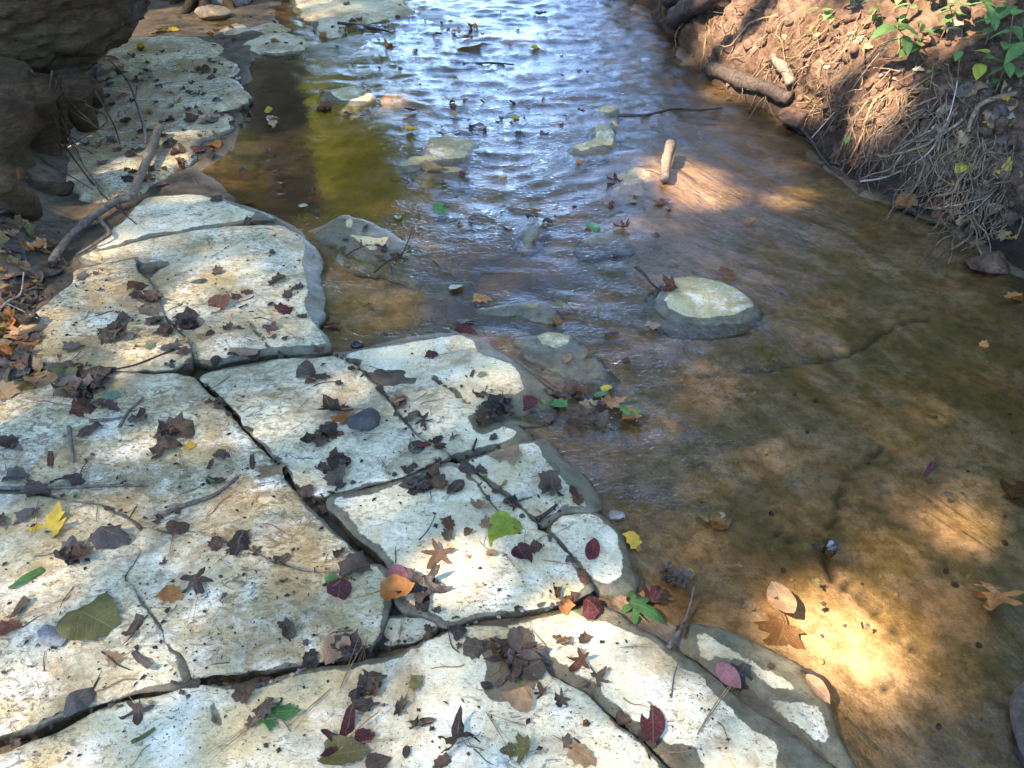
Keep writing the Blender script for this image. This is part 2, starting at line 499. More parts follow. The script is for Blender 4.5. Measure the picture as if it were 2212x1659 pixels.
# ---- creek bed
SHORE = W([(640, -60), (600, 60), (560, 130), (530, 200), (515, 320), (440, 372), (560, 440), (650, 500), (690, 560), (700, 640), (680, 700), (720, 760), (800, 745), (1000, 720), (1060, 740), (1150, 830), (1130, 900), (1160, 935), (1230, 1020), (1300, 1100), (1345, 1180), (1350, 1260), (1420, 1330), (1560, 1400), (1700, 1480), (1780, 1560), (1850, 1700), (1900, 1900)])
LAND = np.vstack([SHORE, [[0.9, .1], [-6, .1], [-6, 14], SHORE[0] + np.array([-.6, 5])]])
LBANK = np.vstack([W([(380, -60), (300, 30), (235, 130), (190, 260), (150, 420), (150, 560), (60, 690), (70, 830), (-60, 880), (-260, 960), (-420, 1150)]), [[-3.0, .1], [-8, .1], [-8, 14], [-3.4, 14]]])
CRACKS = [Q(1, 2, [(60, 750), (400, 722), (700, 690), (950, 635), (1150, 570), (1300, 470), (1450, 400), (1660, 360)]),
          Q(1, 2, [(820, 1200), (930, 1270), (1040, 1330)]),
          Q(1, 2, [(1350, 1190), (1240, 1270), (1150, 1340), (1060, 1430), (1030, 1540), (1000, 1640)]) + Q(2, 2, [(960, 60), (940, 200), (960, 380), (1080, 450), (1200, 530), (1400, 720), (1500, 820), (1640, 920)]),
          Q(2, 2, [(1120, 1190), (1230, 1110), (1300, 1080), (1440, 1060), (1570, 1030)]),
          Q(2, 2, [(540, 60), (700, 130), (860, 190), (940, 230)]),
          Q(1, 2, [(1600, 1250), (1640, 1400), (1660, 1480)])]
nx, ny = 400, 470
gx = np.linspace(-4.6, 5.0, nx)
gy = np.linspace(.25, 11.5, ny) ** 1.0
X, Y = np.meshgrid(gx, gy)
pts = np.stack([X.ravel(), Y.ravel()], 1)
land = sdf(pts, LAND)
lb = sdf(pts, LBANK)
bed = -.042 + .012 * fbm(pts * 1.3, 3, 3) + .006 * fbm(pts * 7, 4, 5)
bed += sstep(-.18, .12, land) * (.066 + .024 * fbm(pts * 3.1, 3, 19))
lr = np.clip(lb, 0, 4)
bed += np.where(lb > 0, lr * .42 + .05 * sstep(0, .3, lr) * (1 + fbm(pts * 5, 4, 11)), 0)
fd = pdist(pts, foot[::6])
bed += sstep(.28, .0, fd) * .05
crk = np.full(len(pts), 1.0)
for k, c in enumerate(CRACKS):
    l = rough_line(W(c, -.03), .02, .012, 40 + k, closed=False)
    d = pdist(pts, l[2:-2])
    crk = np.minimum(crk, d / (.011 if k != 0 else .014) * (1 + .5 * fbm(pts * 9, 2, 61)))
groove = sstep(1.25, .3, crk)
bed -= .02 * groove
hummock = fbm(pts * 2.3, 4, 77)
bed += .014 * hummock * sstep(.1, -.2, land)
alg = np.clip(sstep(-.05, -.5, land) * .6 + sstep(.6, 2.0, pts[:, 0]) * .6 + sstep(4.5, 2.5, pts[:, 1]) * .3, 0, 1)
mudm = np.clip(sstep(-.03, .1, land), 0, 1)
refl_dark = .75 * sstep(3.0, 4.6, pts[:, 1]) * sstep(2.6, 1.2, pts[:, 0])  # bed tone darkened upstream and in the pools to strengthen reflections
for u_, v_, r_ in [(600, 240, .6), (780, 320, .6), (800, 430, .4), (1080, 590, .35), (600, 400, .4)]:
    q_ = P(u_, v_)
    refl_dark = np.maximum(refl_dark, .95 * np.exp(-((pts[:, 0] - q_.x) ** 2 + ((pts[:, 1] - q_.y) * .7) ** 2) / r_ ** 2))
F = (np.arange(ny - 1)[:, None] * nx + np.arange(nx - 1)[None, :]).ravel()
F = np.stack([F, F + 1, F + nx + 1, F + nx], 1)
BED_V = np.column_stack([pts, bed])
bedo = mesh('stream_bed', BED_V, F, M['bed'], attrs={'algae': alg, 'mud': mudm, 'deep': refl_dark, 'dark': np.clip(groove * .95 + sstep(.14, .0, fd) * .5, 0, 1)})
tag(bedo, 'brown sandy creek bed with olive algae and dark joints', kind='structure')

# ---- ground sheet to the horizon, a shallow valley along the creek
g2 = np.r_[-400, -200, -90, -45, np.linspace(-22, 22, 45), 45, 90, 200, 400]
X2, Y2 = np.meshgrid(g2, g2)
q2 = np.stack([X2.ravel(), Y2.ravel()], 1)
axis_x = .35 + .05 * np.clip(q2[:, 1] - 4, -8, 40)
off = np.abs(q2[:, 0] - axis_x)
zf = -.35 + sstep(3.2, 7.0, off) * 1.7 + .9 * sstep(8, 60, off) + .25 * fbm(q2 * .2, 3, 5) * sstep(4, 8, off)
n2 = len(g2)
F2 = (np.arange(n2 - 1)[:, None] * n2 + np.arange(n2 - 1)[None, :]).ravel()
F2 = np.stack([F2, F2 + 1, F2 + n2 + 1, F2 + n2], 1)
tag(mesh('ground', np.column_stack([q2, zf]), F2, M['floor']), 'brown forest floor on both sides of the creek', kind='structure')

# ---- right bank
prof = np.array([(-.10, -.16), (-.03, -.05), (.0, .02), (.015, .09), (.03, .18), (.10, .30), (.20, .42), (.31, .55), (.45, .68), (.62, .80), (.85, .93), (1.2, 1.08), (1.8, 1.25), (2.8, 1.42), (4.2, 1.5)])
pl = np.r_[0, np.cumsum(np.linalg.norm(np.diff(prof, axis=0), axis=1))]
tt = np.r_[np.arange(0, 1.6, .022), np.arange(1.6, pl[-1], .08)]
po, ph = np.interp(tt, pl, prof[:, 0]), np.interp(tt, pl, prof[:, 1])
S = len(foot); T = len(tt)
under = .5 + .5 * fbm(np.column_stack([ss * 1.3, ss * 0]), 2, 91)
B = np.zeros((S, T, 3))
hs = 1 + .14 * fbm(np.column_stack([ss * .9, ss * 0 + 5]), 2, 92)
cut = -.10 * np.exp(-((ph[None, :] - .12) / .10) ** 2) * sstep(.35, .7, under)[:, None]   # hollow at the water line
o2 = po[None, :] - cut * 1.2
B[:, :, :2] = foot[:, None, :] + nrm[:, None, :] * o2[:, :, None]
B[:, :, 2] = ph[None, :] * np.where(ph[None, :] > 0, hs[:, None], 1)
b = B.reshape(-1, 3)
amp = sstep(-.05, .18, b[:, 2])
dn = (.10 * fbm(b * 2.6, 3, 21) + .065 * (np.abs(fbm(b * 7, 3, 25)) * 2 - .5) + .034 * fbm(b * 22, 3, 29, .65)) * (.25 + .75 * amp)
nv = np.repeat(nrm, T, 0)
b[:, :2] -= nv * dn[:, None] * .8
b[:, 2] += dn * .55
i = (np.arange(S - 1)[:, None] * T + np.arange(T - 1)[None, :]).ravel()
FB = np.stack([i, i + T, i + T + 1, i + 1], 1)
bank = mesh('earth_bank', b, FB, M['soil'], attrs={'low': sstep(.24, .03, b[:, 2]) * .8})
tag(bank, 'steep reddish brown eroded earth bank with hanging roots', kind='structure')

# ---- slabs
SLABS = {}
GEO_V, GEO_F = [BED_V, b], [F.tolist(), (FB + len(BED_V)).tolist()]
geo_n = len(BED_V) + len(b)
def slab(key, name, label, outline, dry=None, z0=.05, wetpatch=(), step=.0115, slope=.3, mat='stone', tilt=(0, 0), chip=.0075, margin=.008, ref=None, cracks=(), deep=.13, cat='stone slab', rnd=.0035, group=None, grime=0.0, grow=.0078, fall=None):
    global geo_n
    seed = (sum(map(ord, key)) * 31) % 997
    poly = rough_line(W(outline, z0), step, chip, seed, grow=grow)
    lo, hi = poly.min(0), poly.max(0)
    cx, cy = (lo + hi) / 2
    gx = np.arange(lo[0], hi[0], step); gy = np.arange(lo[1], hi[1], step)
    A, Bq = np.meshgrid(gx, gy)
    g = np.stack([A.ravel(), Bq.ravel()], 1) + rng.uniform(-.3, .3, (A.size, 2)) * step
    dg = sdf(g, poly)
    g = g[dg > step * .55]
    dg = dg[dg > step * .55]
    n = len(poly)
    allp = np.vstack([poly, g])
    res = delaunay_2d_cdt([Vector(q) for q in allp], [], [list(range(n))], 1, 1e-6)
    vv = np.array([tuple(q) for q in res[0]])
    ff = [tuple(f) for f in res[2]]
    de = np.maximum(sdf(vv, poly), 0)
    if dry is None:
        ds = de - margin * np.clip(.55 + 2.4 * fbm(vv * 4.5, 4, seed + 2), -.3, 2.6)
    else:
        ds = np.full(len(vv), -9.0)
        for d in dry:
            ds = np.maximum(ds, sdf(vv, W(d, z0)))
    for (u, v_, r) in wetpatch:
        c = P(u, v_, z0)
        ds = np.minimum(ds, np.hypot(vv[:, 0] - c.x, vv[:, 1] - c.y) * (1 + .45 * fbm(vv * 14, 3, seed + 4)) - r)
    z = z0 + tilt[0] * (vv[:, 0] - cx) + tilt[1] * (vv[:, 1] - cy)
    z = z + .010 * fbm(vv * 4.5, 3, seed + 5) + .0032 * fbm(vv * 24, 4, seed + 7, .6)
    if dry is not None:
        z = z + np.minimum(0, ds) * slope
    z = z - (fall or rnd * .7) * np.clip(1 - de / (rnd * (1 + .5 * fbm(vv * 22, 2, seed + 6))), 0, 1) ** 2
    for c in cracks:
        l = rough_line(W(c, z0), .012, .008, seed + 3, closed=False)
        dc = pdist(vv, l[2:-2])
        z = z - .012 * sstep(.008, .0, dc)
        ds = np.minimum(ds, dc - .007 * (1 + .8 * fbm(vv * 20, 2, seed + 8)))
    V = np.column_stack([vv, z])
    # boundary of the cut sheet, pulled down into the side faces
    cnt = {}
    for f in ff:
        for a, b_ in zip(f, f[1:] + f[:1]):
            cnt[(a, b_)] = 1
    edge = [(a, b_) for (a, b_) in cnt if (b_, a) not in cnt]
    bv = sorted({a for e in edge for a in e})
    V2, attr, faces, prev = [V], [ds], list(ff), {k: k for k in bv}
    base = len(V)
    c2 = vv.mean(0)
    for lvl, dz in enumerate((.012, .035, .07, deep)):
        m = {}
        ring = V[bv].copy()
        nb = fbm(np.column_stack([ring[:, :2] * 18, np.full(len(ring), dz * 30)]), 3, seed + 20 + lvl)
        dirv = ring[:, :2] - c2
        dirv /= np.linalg.norm(dirv, axis=1, keepdims=True) + 1e-9
        ring[:, :2] += dirv * (nb * .011 - .002 * lvl)[:, None]
        ring[:, 2] += .006 * fbm(ring[:, :2] * 30, 2, seed + 30 + lvl) * (dz < .1)
        ring[:, 2] -= dz
        for j, k in enumerate(bv):
            m[k] = base + j
        V2.append(ring)
        attr.append(np.full(len(ring), -.03))
        for a, b_ in edge:
            faces.append((prev[b_], prev[a], m[a], m[b_]))
        base += len(ring)
        prev = m
    V = np.vstack(V2)
    GEO_V.append(V)
    GEO_F.append([tuple(int(q) + geo_n for q in f) for f in faces])
    geo_n += len(V)
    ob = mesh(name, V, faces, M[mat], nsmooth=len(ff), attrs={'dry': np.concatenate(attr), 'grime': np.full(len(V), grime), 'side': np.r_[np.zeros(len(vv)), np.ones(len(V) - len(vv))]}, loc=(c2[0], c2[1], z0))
    tag(ob, label, cat, group)
    SLABS[key] = (poly, ref or key)
    return ob

GS = 'pale limestone slabs along the creek'
C7 = Q(1, 1, [(0, 640), (60, 690), (150, 760), (230, 830), (280, 910), (330, 980), (360, 1040), (420, 1100), (480, 1160), (560, 1200), (640, 1230), (700, 1285)])
C7r = Q(1, 1, [(30, 632), (100, 690), (180, 755), (255, 825), (305, 900), (355, 975), (385, 1030), (440, 1085), (500, 1140), (575, 1180), (650, 1210), (735, 1285)])
slab('S1', 'stone_slab', 'nearest pale limestone slab, filling the bottom edge below the long dark crack',
     Q(2, 0, [(-700, 1900), (-150, 1660), (0, 1600), (150, 1530), (300, 1480), (450, 1390), (600, 1300), (750, 1250), (950, 1220), (1150, 1190), (1250, 1160), (1400, 1170), (1560, 1140), (1700, 1120), (1880, 1040), (2060, 1000)]) +
     Q(2, 1, [(0, 1000), (200, 970), (350, 930), (500, 860), (640, 800), (760, 750), (860, 730), (950, 738), (1040, 740), (1100, 815), (1200, 905), (1270, 985), (1340, 1070), (1480, 1135), (1560, 1170), (1640, 1260), (1760, 1340), (1860, 1430), (1960, 1520), (2060, 1610), (2300, 1850), (2500, 2200)]) + [(1400, 2300), (700, 2350), (0, 2250), (-300, 1950)],
     z0=.062, grime=.12, ref='nearest slab', wetpatch=[(1065, 1400, .035), (1110, 1450, .06), (1085, 1480, .03)], tilt=(-.01, 0), group=GS,
     cracks=[Q(2, 0, [(1310, 1165), (1350, 1250), (1400, 1340), (1440, 1430)])])
slab('S2', 'stone_slab', 'pale slab between two diagonal cracks at lower right, its right edge wet',
     Q(2, 1, [(1060, 728), (1200, 695), (1330, 655), (1480, 620), (1560, 605), (1680, 610), (1790, 660), (1860, 720), (1980, 770), (2060, 840), (2130, 900)]) + Q(2, 2, [(0, 910), (90, 965), (190, 1040), (320, 1150), (440, 1250), (550, 1330), (690, 1420), (840, 1510), (940, 1590), (1050, 1670), (1300, 1900)]) + [(1800, 2000), (1620, 1780)] + Q(2, 1, [(2150, 1640), (2060, 1545), (1950, 1465), (1850, 1385), (1730, 1290), (1630, 1180), (1520, 1100), (1420, 1040), (1330, 965), (1260, 890), (1180, 830), (1110, 770)]),
     dry=[Q(2, 1, [(1060, 740), (1200, 710), (1480, 633), (1560, 660), (1590, 700), (1700, 700), (1790, 740), (1900, 790), (2000, 820), (2100, 900), (2160, 960), (2212, 1010)]) + Q(2, 2, [(0, 1000), (140, 1030), (190, 1120), (250, 1190), (340, 1260), (380, 1330), (470, 1400), (560, 1430), (630, 1480), (620, 1640), (640, 1900), (300, 1900), (90, 1500)]) + Q(2, 1, [(2120, 1490), (2000, 1400), (1850, 1310), (1780, 1230), (1700, 1180), (1680, 1110), (1530, 1040), (1400, 950), (1330, 900), (1250, 850), (1160, 785)])],
     z0=.045, slope=.12, ref='lower right slab', group=GS)
slab('S3', 'stone_slab', 'low wet slab with two dry pale islands beside the muddy sand at lower right',
     Q(2, 2, [(-70, 780), (100, 720), (330, 770), (560, 880), (720, 950), (850, 1030), (940, 1190), (960, 1300), (1000, 1450), (1060, 1560), (1130, 1646), (1300, 1860), (1080, 1670), (960, 1565), (860, 1485), (710, 1395), (570, 1305), (460, 1225), (340, 1125), (210, 1015), (110, 940), (10, 870)]),
     dry=[Q(2, 2, [(100, 790), (180, 790), (260, 850), (420, 930), (520, 1000), (620, 1050), (740, 1130), (720, 1150), (600, 1140), (560, 1110), (480, 1030), (400, 940), (340, 950), (220, 930), (190, 960), (130, 930)]),
          Q(2, 2, [(570, 1210), (680, 1230), (760, 1230), (890, 1260), (920, 1350), (960, 1440), (940, 1500), (880, 1480), (760, 1380), (650, 1310)])],
     z0=.022, slope=.22, ref='wet right slab', step=.012, group=GS)
C9 = [(655, 1224), (588, 1203), (551, 1183), (487, 1170), (447, 1150), (410, 1142), (349, 1145), (296, 1125), (269, 1106), (215, 1083), (151, 1076), (84, 1059), (-60, 1050), (-260, 1040)]
C9l = [(x, y + 7) for x, y in C9]
slab('S5', 'stone_slab', 'wide mottled left slab, stained dark, above the forked fissure',
     [(245, 807), (302, 810), (370, 808), (417, 817), (433, 832), (448, 850), (472, 868), (496, 896), (516, 926), (543, 953), (570, 980), (593, 1000), (604, 1020), (617, 1047), (632, 1062), (652, 1088), (684, 1120), (714, 1155), (752, 1190), (780, 1216), (720, 1234)] + C9 + [(-420, 980), (-330, 900), (-100, 870), (60, 845), (150, 825)],
     z0=.058, ref='left slab', group=GS, margin=.005, grime=1.0)
slab('S4b', 'stone_slab', 'broad lower middle slab between the forked fissure and the long crack',
     [(790, 1222), (725, 1242), (655, 1233), (588, 1212), (551, 1192), (487, 1178), (447, 1158), (410, 1150), (349, 1153), (310, 1143), (300, 1200), (268, 1250)] + Q(2, 0, [(850, 470), (900, 545), (950, 610), (1020, 690), (1060, 760), (1110, 850), (1180, 920), (1210, 980), (1250, 1050), (1290, 1025), (1500, 1000), (1750, 985), (1900, 960), (2060, 935), (2200, 905)]) + Q(2, 1, [(60, 880), (200, 840), (245, 820), (262, 700), (300, 610), (330, 500), (320, 400), (260, 330)]),
     z0=.060, ref='lower middle slab', group=GS, margin=.012, grime=.45)
slab('S4a', 'stone_slab', 'lower left slab with brown stains at the left edge above the long crack',
     [(-260, 1048), (-60, 1058), (84, 1066), (151, 1083), (215, 1090), (269, 1113), (302, 1138), (292, 1200), (260, 1252)] + Q(2, 0, [(835, 480), (885, 555), (935, 625), (1000, 700), (1040, 770), (1085, 860), (1150, 940), (1175, 990), (1215, 1060), (1200, 1120), (1000, 1140), (800, 1170), (600, 1220), (450, 1280), (300, 1340), (100, 1400), (0, 1420), (-250, 1520), (-900, 1700)]) + [(-500, 1250)],
     z0=.064, ref='lower left slab', group=GS, margin=.010, grime=.6)
slab('S6', 'stone_slab', 'central slab with dark lichen stains, holding the dark grey rock',
     Q(1, 0, [(1275, 770), (1330, 745), (1430, 720), (1700, 680), (1900, 660), (2180, 640)]) + C7 + Q(1, 1, [(600, 1328), (450, 1385), (300, 1435), (150, 1475), (0, 1488)]) + Q(1, 0, [(2060, 1540), (1960, 1495), (1905, 1450), (1860, 1370), (1810, 1310), (1760, 1280), (1670, 1180), (1590, 1090), (1550, 1010), (1470, 950), (1430, 900), (1360, 850), (1300, 800)]),
     z0=.056, ref='central slab', group=GS, margin=.010, grime=.6)
slab('S7', 'stone_slab', 'pale slab in the centre running down into the water, wet grey along its right edge',
     C7r[:1] + Q(1, 1, [(160, 595), (330, 555), (560, 540), (700, 515), (800, 500), (880, 515), (970, 528), (1050, 600), (1150, 680), (1290, 760), (1390, 810), (1400, 900), (1340, 1000), (1200, 1050), (1100, 1040), (1180, 1100), (1270, 1165), (1130, 1190), (1000, 1225), (850, 1255), (745, 1285)]) + C7r[::-1][1:-1],
     dry=[Q(1, 1, [(30, 640), (160, 600), (560, 545), (780, 505), (860, 550), (890, 620), (990, 660), (1100, 690), (1150, 750), (1190, 860), (1130, 885), (1000, 890), (930, 880), (960, 940), (870, 970), (890, 1000), (820, 1030), (850, 1110), (920, 1140), (1050, 1095), (1130, 1120), (1110, 1170), (980, 1200), (830, 1240), (720, 1270), (640, 1215), (530, 1165), (430, 1075), (350, 970), (300, 890), (240, 820), (150, 745)])],
     z0=.034, slope=.42, ref='centre waterside slab', group=GS,
     cracks=[Q(1, 1, [(230, 710), (250, 780), (330, 790)]), Q(1, 1, [(560, 750), (640, 800), (720, 850), (780, 910), (850, 970)])])
slab('S8', 'stone_slab', 'sun-dappled slab in the middle, under the yellow-green leaf',
     Q(1, 1, [(-80, 1560), (0, 1530), (200, 1495), (420, 1430), (620, 1368), (715, 1330), (780, 1385), (845, 1440), (895, 1510), (940, 1565), (1015, 1645)]) + Q(2, 1, [(1080, 60), (1180, 115), (1290, 130), (1350, 155), (1425, 240), (1505, 335), (1565, 420), (1630, 490), (1480, 555), (1330, 585), (1180, 605), (1000, 635), (850, 665), (740, 705), (655, 740), (640, 680), (590, 640), (420, 610), (350, 540), (345, 400), (310, 320), (210, 225), (110, 145), (10, 50)]) + Q(1, 0, [(2110, 1610)]),
     z0=.056, ref='sun-dappled slab', group=GS, margin=.014, grime=.2)
slab('S9', 'stone_slab', 'slab holding the tan maple leaf at the water edge, right of two joined cracks',
     Q(1, 1, [(760, 1310), (820, 1300), (960, 1255), (1130, 1205), (1270, 1180), (1330, 1140), (1380, 1200), (1450, 1290), (1530, 1330), (1600, 1400), (1640, 1500), (1680, 1600), (1600, 1630), (1440, 1620), (1380, 1650), (1290, 1720), (1190, 1640), (1110, 1555), (990, 1480), (905, 1420), (830, 1360)]),
     dry=[Q(1, 1, [(820, 1320), (960, 1270), (1130, 1215), (1250, 1200), (1290, 1250), (1310, 1300), (1400, 1400), (1500, 1500), (1560, 1560), (1590, 1610), (1440, 1610), (1290, 1700), (1200, 1630), (1120, 1545), (1000, 1470), (920, 1410), (850, 1360)])],
     z0=.036, slope=.42, ref='waterside slab', group=GS)
slab('S9w', 'stone_slab', 'narrow wedge of stone caught between the two joined cracks',
     Q(1, 1, [(745, 1325), (820, 1375), (900, 1435), (980, 1495), (1100, 1570), (1180, 1655)]) + Q(2, 1, [(1270, 110), (1190, 100), (1100, 45)]) + Q(1, 1, [(1030, 1640), (955, 1560), (910, 1505), (860, 1435), (800, 1380)]),
     z0=.046, ref='stone wedge', group=GS, step=.01, margin=.012)
slab('S10', 'stone_slab', 'small rounded slab holding the dark red oval leaf beside the water',
     Q(2, 1, [(1320, 105), (1360, 60), (1440, 0), (1600, -20), (1680, -10), (1740, 50), (1800, 110), (1840, 200), (1850, 320), (1900, 420), (1850, 480), (1750, 505), (1660, 495), (1590, 420), (1525, 335), (1445, 240), (1370, 150)]),
     dry=[Q(2, 1, [(1350, 85), (1420, 20), (1600, 0), (1660, 20), (1720, 80), (1780, 130), (1790, 200), (1810, 280), (1820, 360), (1800, 420), (1730, 470), (1660, 460), (1600, 415), (1550, 335), (1470, 240), (1385, 145)])],
     z0=.036, slope=.6, ref='rounded slab', group=GS, step=.011)
slab('S11', 'stone_slab', 'little stone piece below the orange folded leaf, in the long crack',
     Q(2, 1, [(280, 720), (320, 655), (430, 640), (560, 645), (640, 700), (640, 760), (480, 820), (290, 835)]), z0=.045, ref='little stone piece', group=GS, step=.01, margin=.014)
slab('S12', 'stone_slab', 'brown-stained slab at left beneath the dead leaves, with a grey-green front edge',
     Q(1, 0, [(490, 95), (640, 60), (860, 10), (880, 100), (960, 170), (1000, 250), (1020, 330), (1040, 400), (1100, 460), (1180, 530), (1200, 600), (1208, 660), (1100, 715), (900, 725), (740, 730), (520, 730), (330, 690), (120, 600), (100, 470), (300, 300), (470, 190)]),
     z0=.066, ref='brown left slab', group=GS, wetpatch=[(330, 660, .05), (345, 690, .03)], margin=.006, grime=1.0)
slab('S13', 'stone_slab', 'upper slab with a wet grey right edge beside the brown shallows',
     [(170, 560), (215, 535), (300, 507), (380, 492), (450, 489), (500, 484), (605, 482), (660, 510), (692, 545), (685, 583), (694, 620), (699, 654), (689, 681), (677, 701), (709, 738), (712, 748), (655, 751), (588, 755), (551, 758), (504, 770), (464, 779), (416, 775), (408, 755), (398, 730), (373, 706), (353, 686), (341, 663), (334, 640), (320, 600), (294, 555), (225, 572)],
     dry=[[(172, 558), (215, 537), (300, 510), (380, 495), (450, 492), (500, 487), (603, 485), (640, 505), (660, 525), (652, 563), (662, 603), (665, 630), (655, 650), (665, 677), (685, 704), (706, 740), (655, 747), (588, 751), (551, 754), (504, 766), (464, 775), (418, 770), (410, 753), (402, 730), (378, 704), (358, 684), (346, 663), (338, 640), (324, 600), (296, 552), (225, 569)]],
     grime=.7, wetpatch=[(318, 578, .055), (350, 570, .03), (412, 700, .04), (360, 700, .03)], z0=.048, slope=.6, ref='upper slab', group=GS,
     cracks=[Q(1, 0, [(1590, 400), (1640, 470), (1700, 540), (1750, 605)])])
slab('S14', 'stone_slab', 'low sloping slab above the upper slab, reaching a thin tip into the brown puddle',
     Q(0, 0, [(940, 1260), (1250, 1243), (1400, 1265), (1500, 1305), (1650, 1345), (1765, 1392), (1660, 1403), (1560, 1418), (1450, 1436), (1300, 1448), (1150, 1480), (980, 1510), (700, 1590), (560, 1620), (620, 1540), (780, 1430), (860, 1330)]),
     dry=[Q(0, 0, [(940, 1265), (1250, 1248), (1400, 1272), (1460, 1300), (1560, 1340), (1640, 1370), (1620, 1400), (1450, 1432), (1300, 1443), (1150, 1475), (980, 1500), (700, 1585), (620, 1600), (640, 1540), (790, 1435), (870, 1335)])],
     z0=.055, slope=.15, ref='sloping upper slab', step=.018, group=GS)
# far flats, overlapped by litter
slab('F1', 'stone_slab', 'pale flat slab under leaf litter, right of the earthy tree base',
     Q(0, 0, [(520, 600), (640, 520), (800, 462), (1000, 436), (1300, 455), (1500, 500), (1580, 600), (1490, 660), (1350, 690), (1340, 712), (1150, 738), (900, 722), (700, 740), (520, 740)]), z0=.06, step=.022, ref='far litter flat', group=GS, margin=.010, grime=.9, chip=.035, grow=.02, rnd=.05, fall=.03)
slab('F2', 'stone_slab', 'pale flat slab carrying the red and tan leaf pair beside the calm brown puddle',
     Q(0, 0, [(520, 752), (640, 748), (900, 732), (1150, 748), (1330, 725), (1450, 710), (1440, 760), (1470, 800), (1400, 830), (1300, 870), (1240, 930), (1230, 1000), (1130, 1050), (980, 1150), (800, 1240), (560, 1260), (420, 1120), (400, 960), (440, 850)]), z0=.050, step=.022, ref='far leaf pair flat', group=GS, margin=.010, grime=.9, chip=.035, grow=.02, rnd=.05, fall=.03)
slab('F3', 'stone_slab', 'pale flat slab at upper left strewn with dark leaves and bark',
     Q(0, 0, [(700, 300), (900, 230), (1100, 225), (1300, 235), (1420, 290), (1380, 340), (1490, 400), (1500, 488), (1300, 445), (1000, 427), (800, 452), (640, 505), (620, 400)]), z0=.06, step=.025, ref='upper litter flat', group=GS, margin=.010, grime=1.0, chip=.035, grow=.02, rnd=.05, fall=.03)
slab('F4', 'stone_slab', 'lumpy pale slab at the head of the brown puddle',
     Q(0, 0, [(1530, 290), (1580, 240), (1700, 210), (1850, 190), (1950, 220), (1990, 270), (1900, 310), (1750, 325), (1580, 330)]), z0=.032, step=.022, ref='puddle head slab', group=GS, margin=.02, rnd=.08, fall=.03, chip=.03, grime=.6)
slab('F5', 'stone_slab', 'wide pale slab along the top edge left of the blue water',
     Q(0, 0, [(1850, -60), (1900, 60), (2000, 120), (2050, 200), (2180, 230)]) + Q(0, 1, [(60, 150), (250, 110), (420, 90), (490, 60), (400, -20), (330, -120)]) + [(800, -70), (650, -70)], z0=.030, step=.025, ref='top slab', group=GS, margin=.03, rnd=.10, fall=.03, chip=.03, grime=.5)
slab('F6', 'stone_slab', 'patchy pale slab between the tree roots and the puddle head',
     Q(0, 0, [(1420, 170), (1520, 130), (1620, 165), (1760, 130), (1860, 160), (1800, 195), (1650, 205), (1540, 215), (1450, 210)]), z0=.045, step=.025, ref='patchy slab', group=GS, margin=.02, rnd=.08, fall=.03, chip=.03, grime=.8)
# stones standing in the stream
GR = 'low stones standing in the stream'
def island(key, label, out, dry, z0=.02, slope=.25, step=.018, mat='stone_grey', ref='stream stone'):
    return slab(key, 'stream_stone', label, out, dry=dry, z0=z0, slope=slope, step=step, mat=mat, ref=ref, cat='stone', group=GR, rnd=.05, fall=.034, chip=.020)
island('T1', 'small pale stone in the stream, caught by sunlight at upper left',
       Q(0, 1, [(-160, 590), (-60, 550), (100, 540), (210, 570), (240, 620), (150, 665), (0, 670), (-120, 650)]), [Q(0, 1, [(-60, 590), (60, 552), (170, 565), (212, 600), (190, 640), (90, 645), (0, 640), (-40, 615)])])
island('T2', 'grey stone with a large dry tan patch, mid-stream above the curled brown leaf',
       Q(0, 1, [(300, 1100), (380, 1030), (520, 980), (560, 890), (690, 860), (820, 870), (930, 920), (950, 970), (850, 1020), (700, 1040), (560, 1065), (420, 1110)]),
       [Q(0, 1, [(555, 900), (620, 875), (700, 870), (880, 905), (830, 960), (800, 1010), (690, 1022), (590, 1000), (555, 950)]), Q(0, 1, [(370, 1055), (480, 1018), (560, 1005), (660, 1025), (560, 1048), (400, 1070)])], z0=.014, slope=.16)
island('T2b', 'flat wet stone beneath the curled brown leaf in the stream',
       Q(0, 1, [(470, 1110), (600, 1060), (760, 1045), (830, 1080), (860, 1150), (780, 1200), (600, 1190), (500, 1150)]), [Q(0, 1, [(590, 1075), (700, 1050), (770, 1070), (770, 1100), (680, 1108), (600, 1090)])], z0=.018)
island('T3', 'rough yellowish stone right of centre in the blue ripples',
       Q(0, 1, [(1440, 960), (1490, 910), (1600, 880), (1600, 790), (1700, 770), (1790, 820), (1810, 900), (1720, 970), (1580, 1010), (1480, 1000)]), [Q(0, 1, [(1485, 940), (1560, 905), (1650, 890), (1640, 810), (1720, 805), (1770, 850), (1750, 920), (1620, 945), (1560, 970)])], z0=.016)
island('T4', 'small round greenish stone in the blue water, farthest right', Q(0, 1, [(1640, 690), (1690, 655), (1780, 660), (1820, 710), (1790, 745), (1700, 750)]), [Q(0, 1, [(1655, 690), (1700, 662), (1770, 672), (1790, 700), (1720, 725)])], z0=.012)
island('T5', 'large oval dry stone with a dark wet rim at right of centre',
       [(1395, 650), (1410, 610), (1450, 592), (1510, 590), (1580, 605), (1635, 635), (1650, 665), (1610, 692), (1540, 705), (1470, 700), (1410, 685)],
       [[(1435, 648), (1462, 622), (1450, 606), (1490, 600), (1540, 606), (1585, 620), (1625, 650), (1630, 662), (1590, 680), (1530, 686), (1480, 683), (1445, 668)]], z0=.011, slope=.14, mat='stone_grey', step=.014)
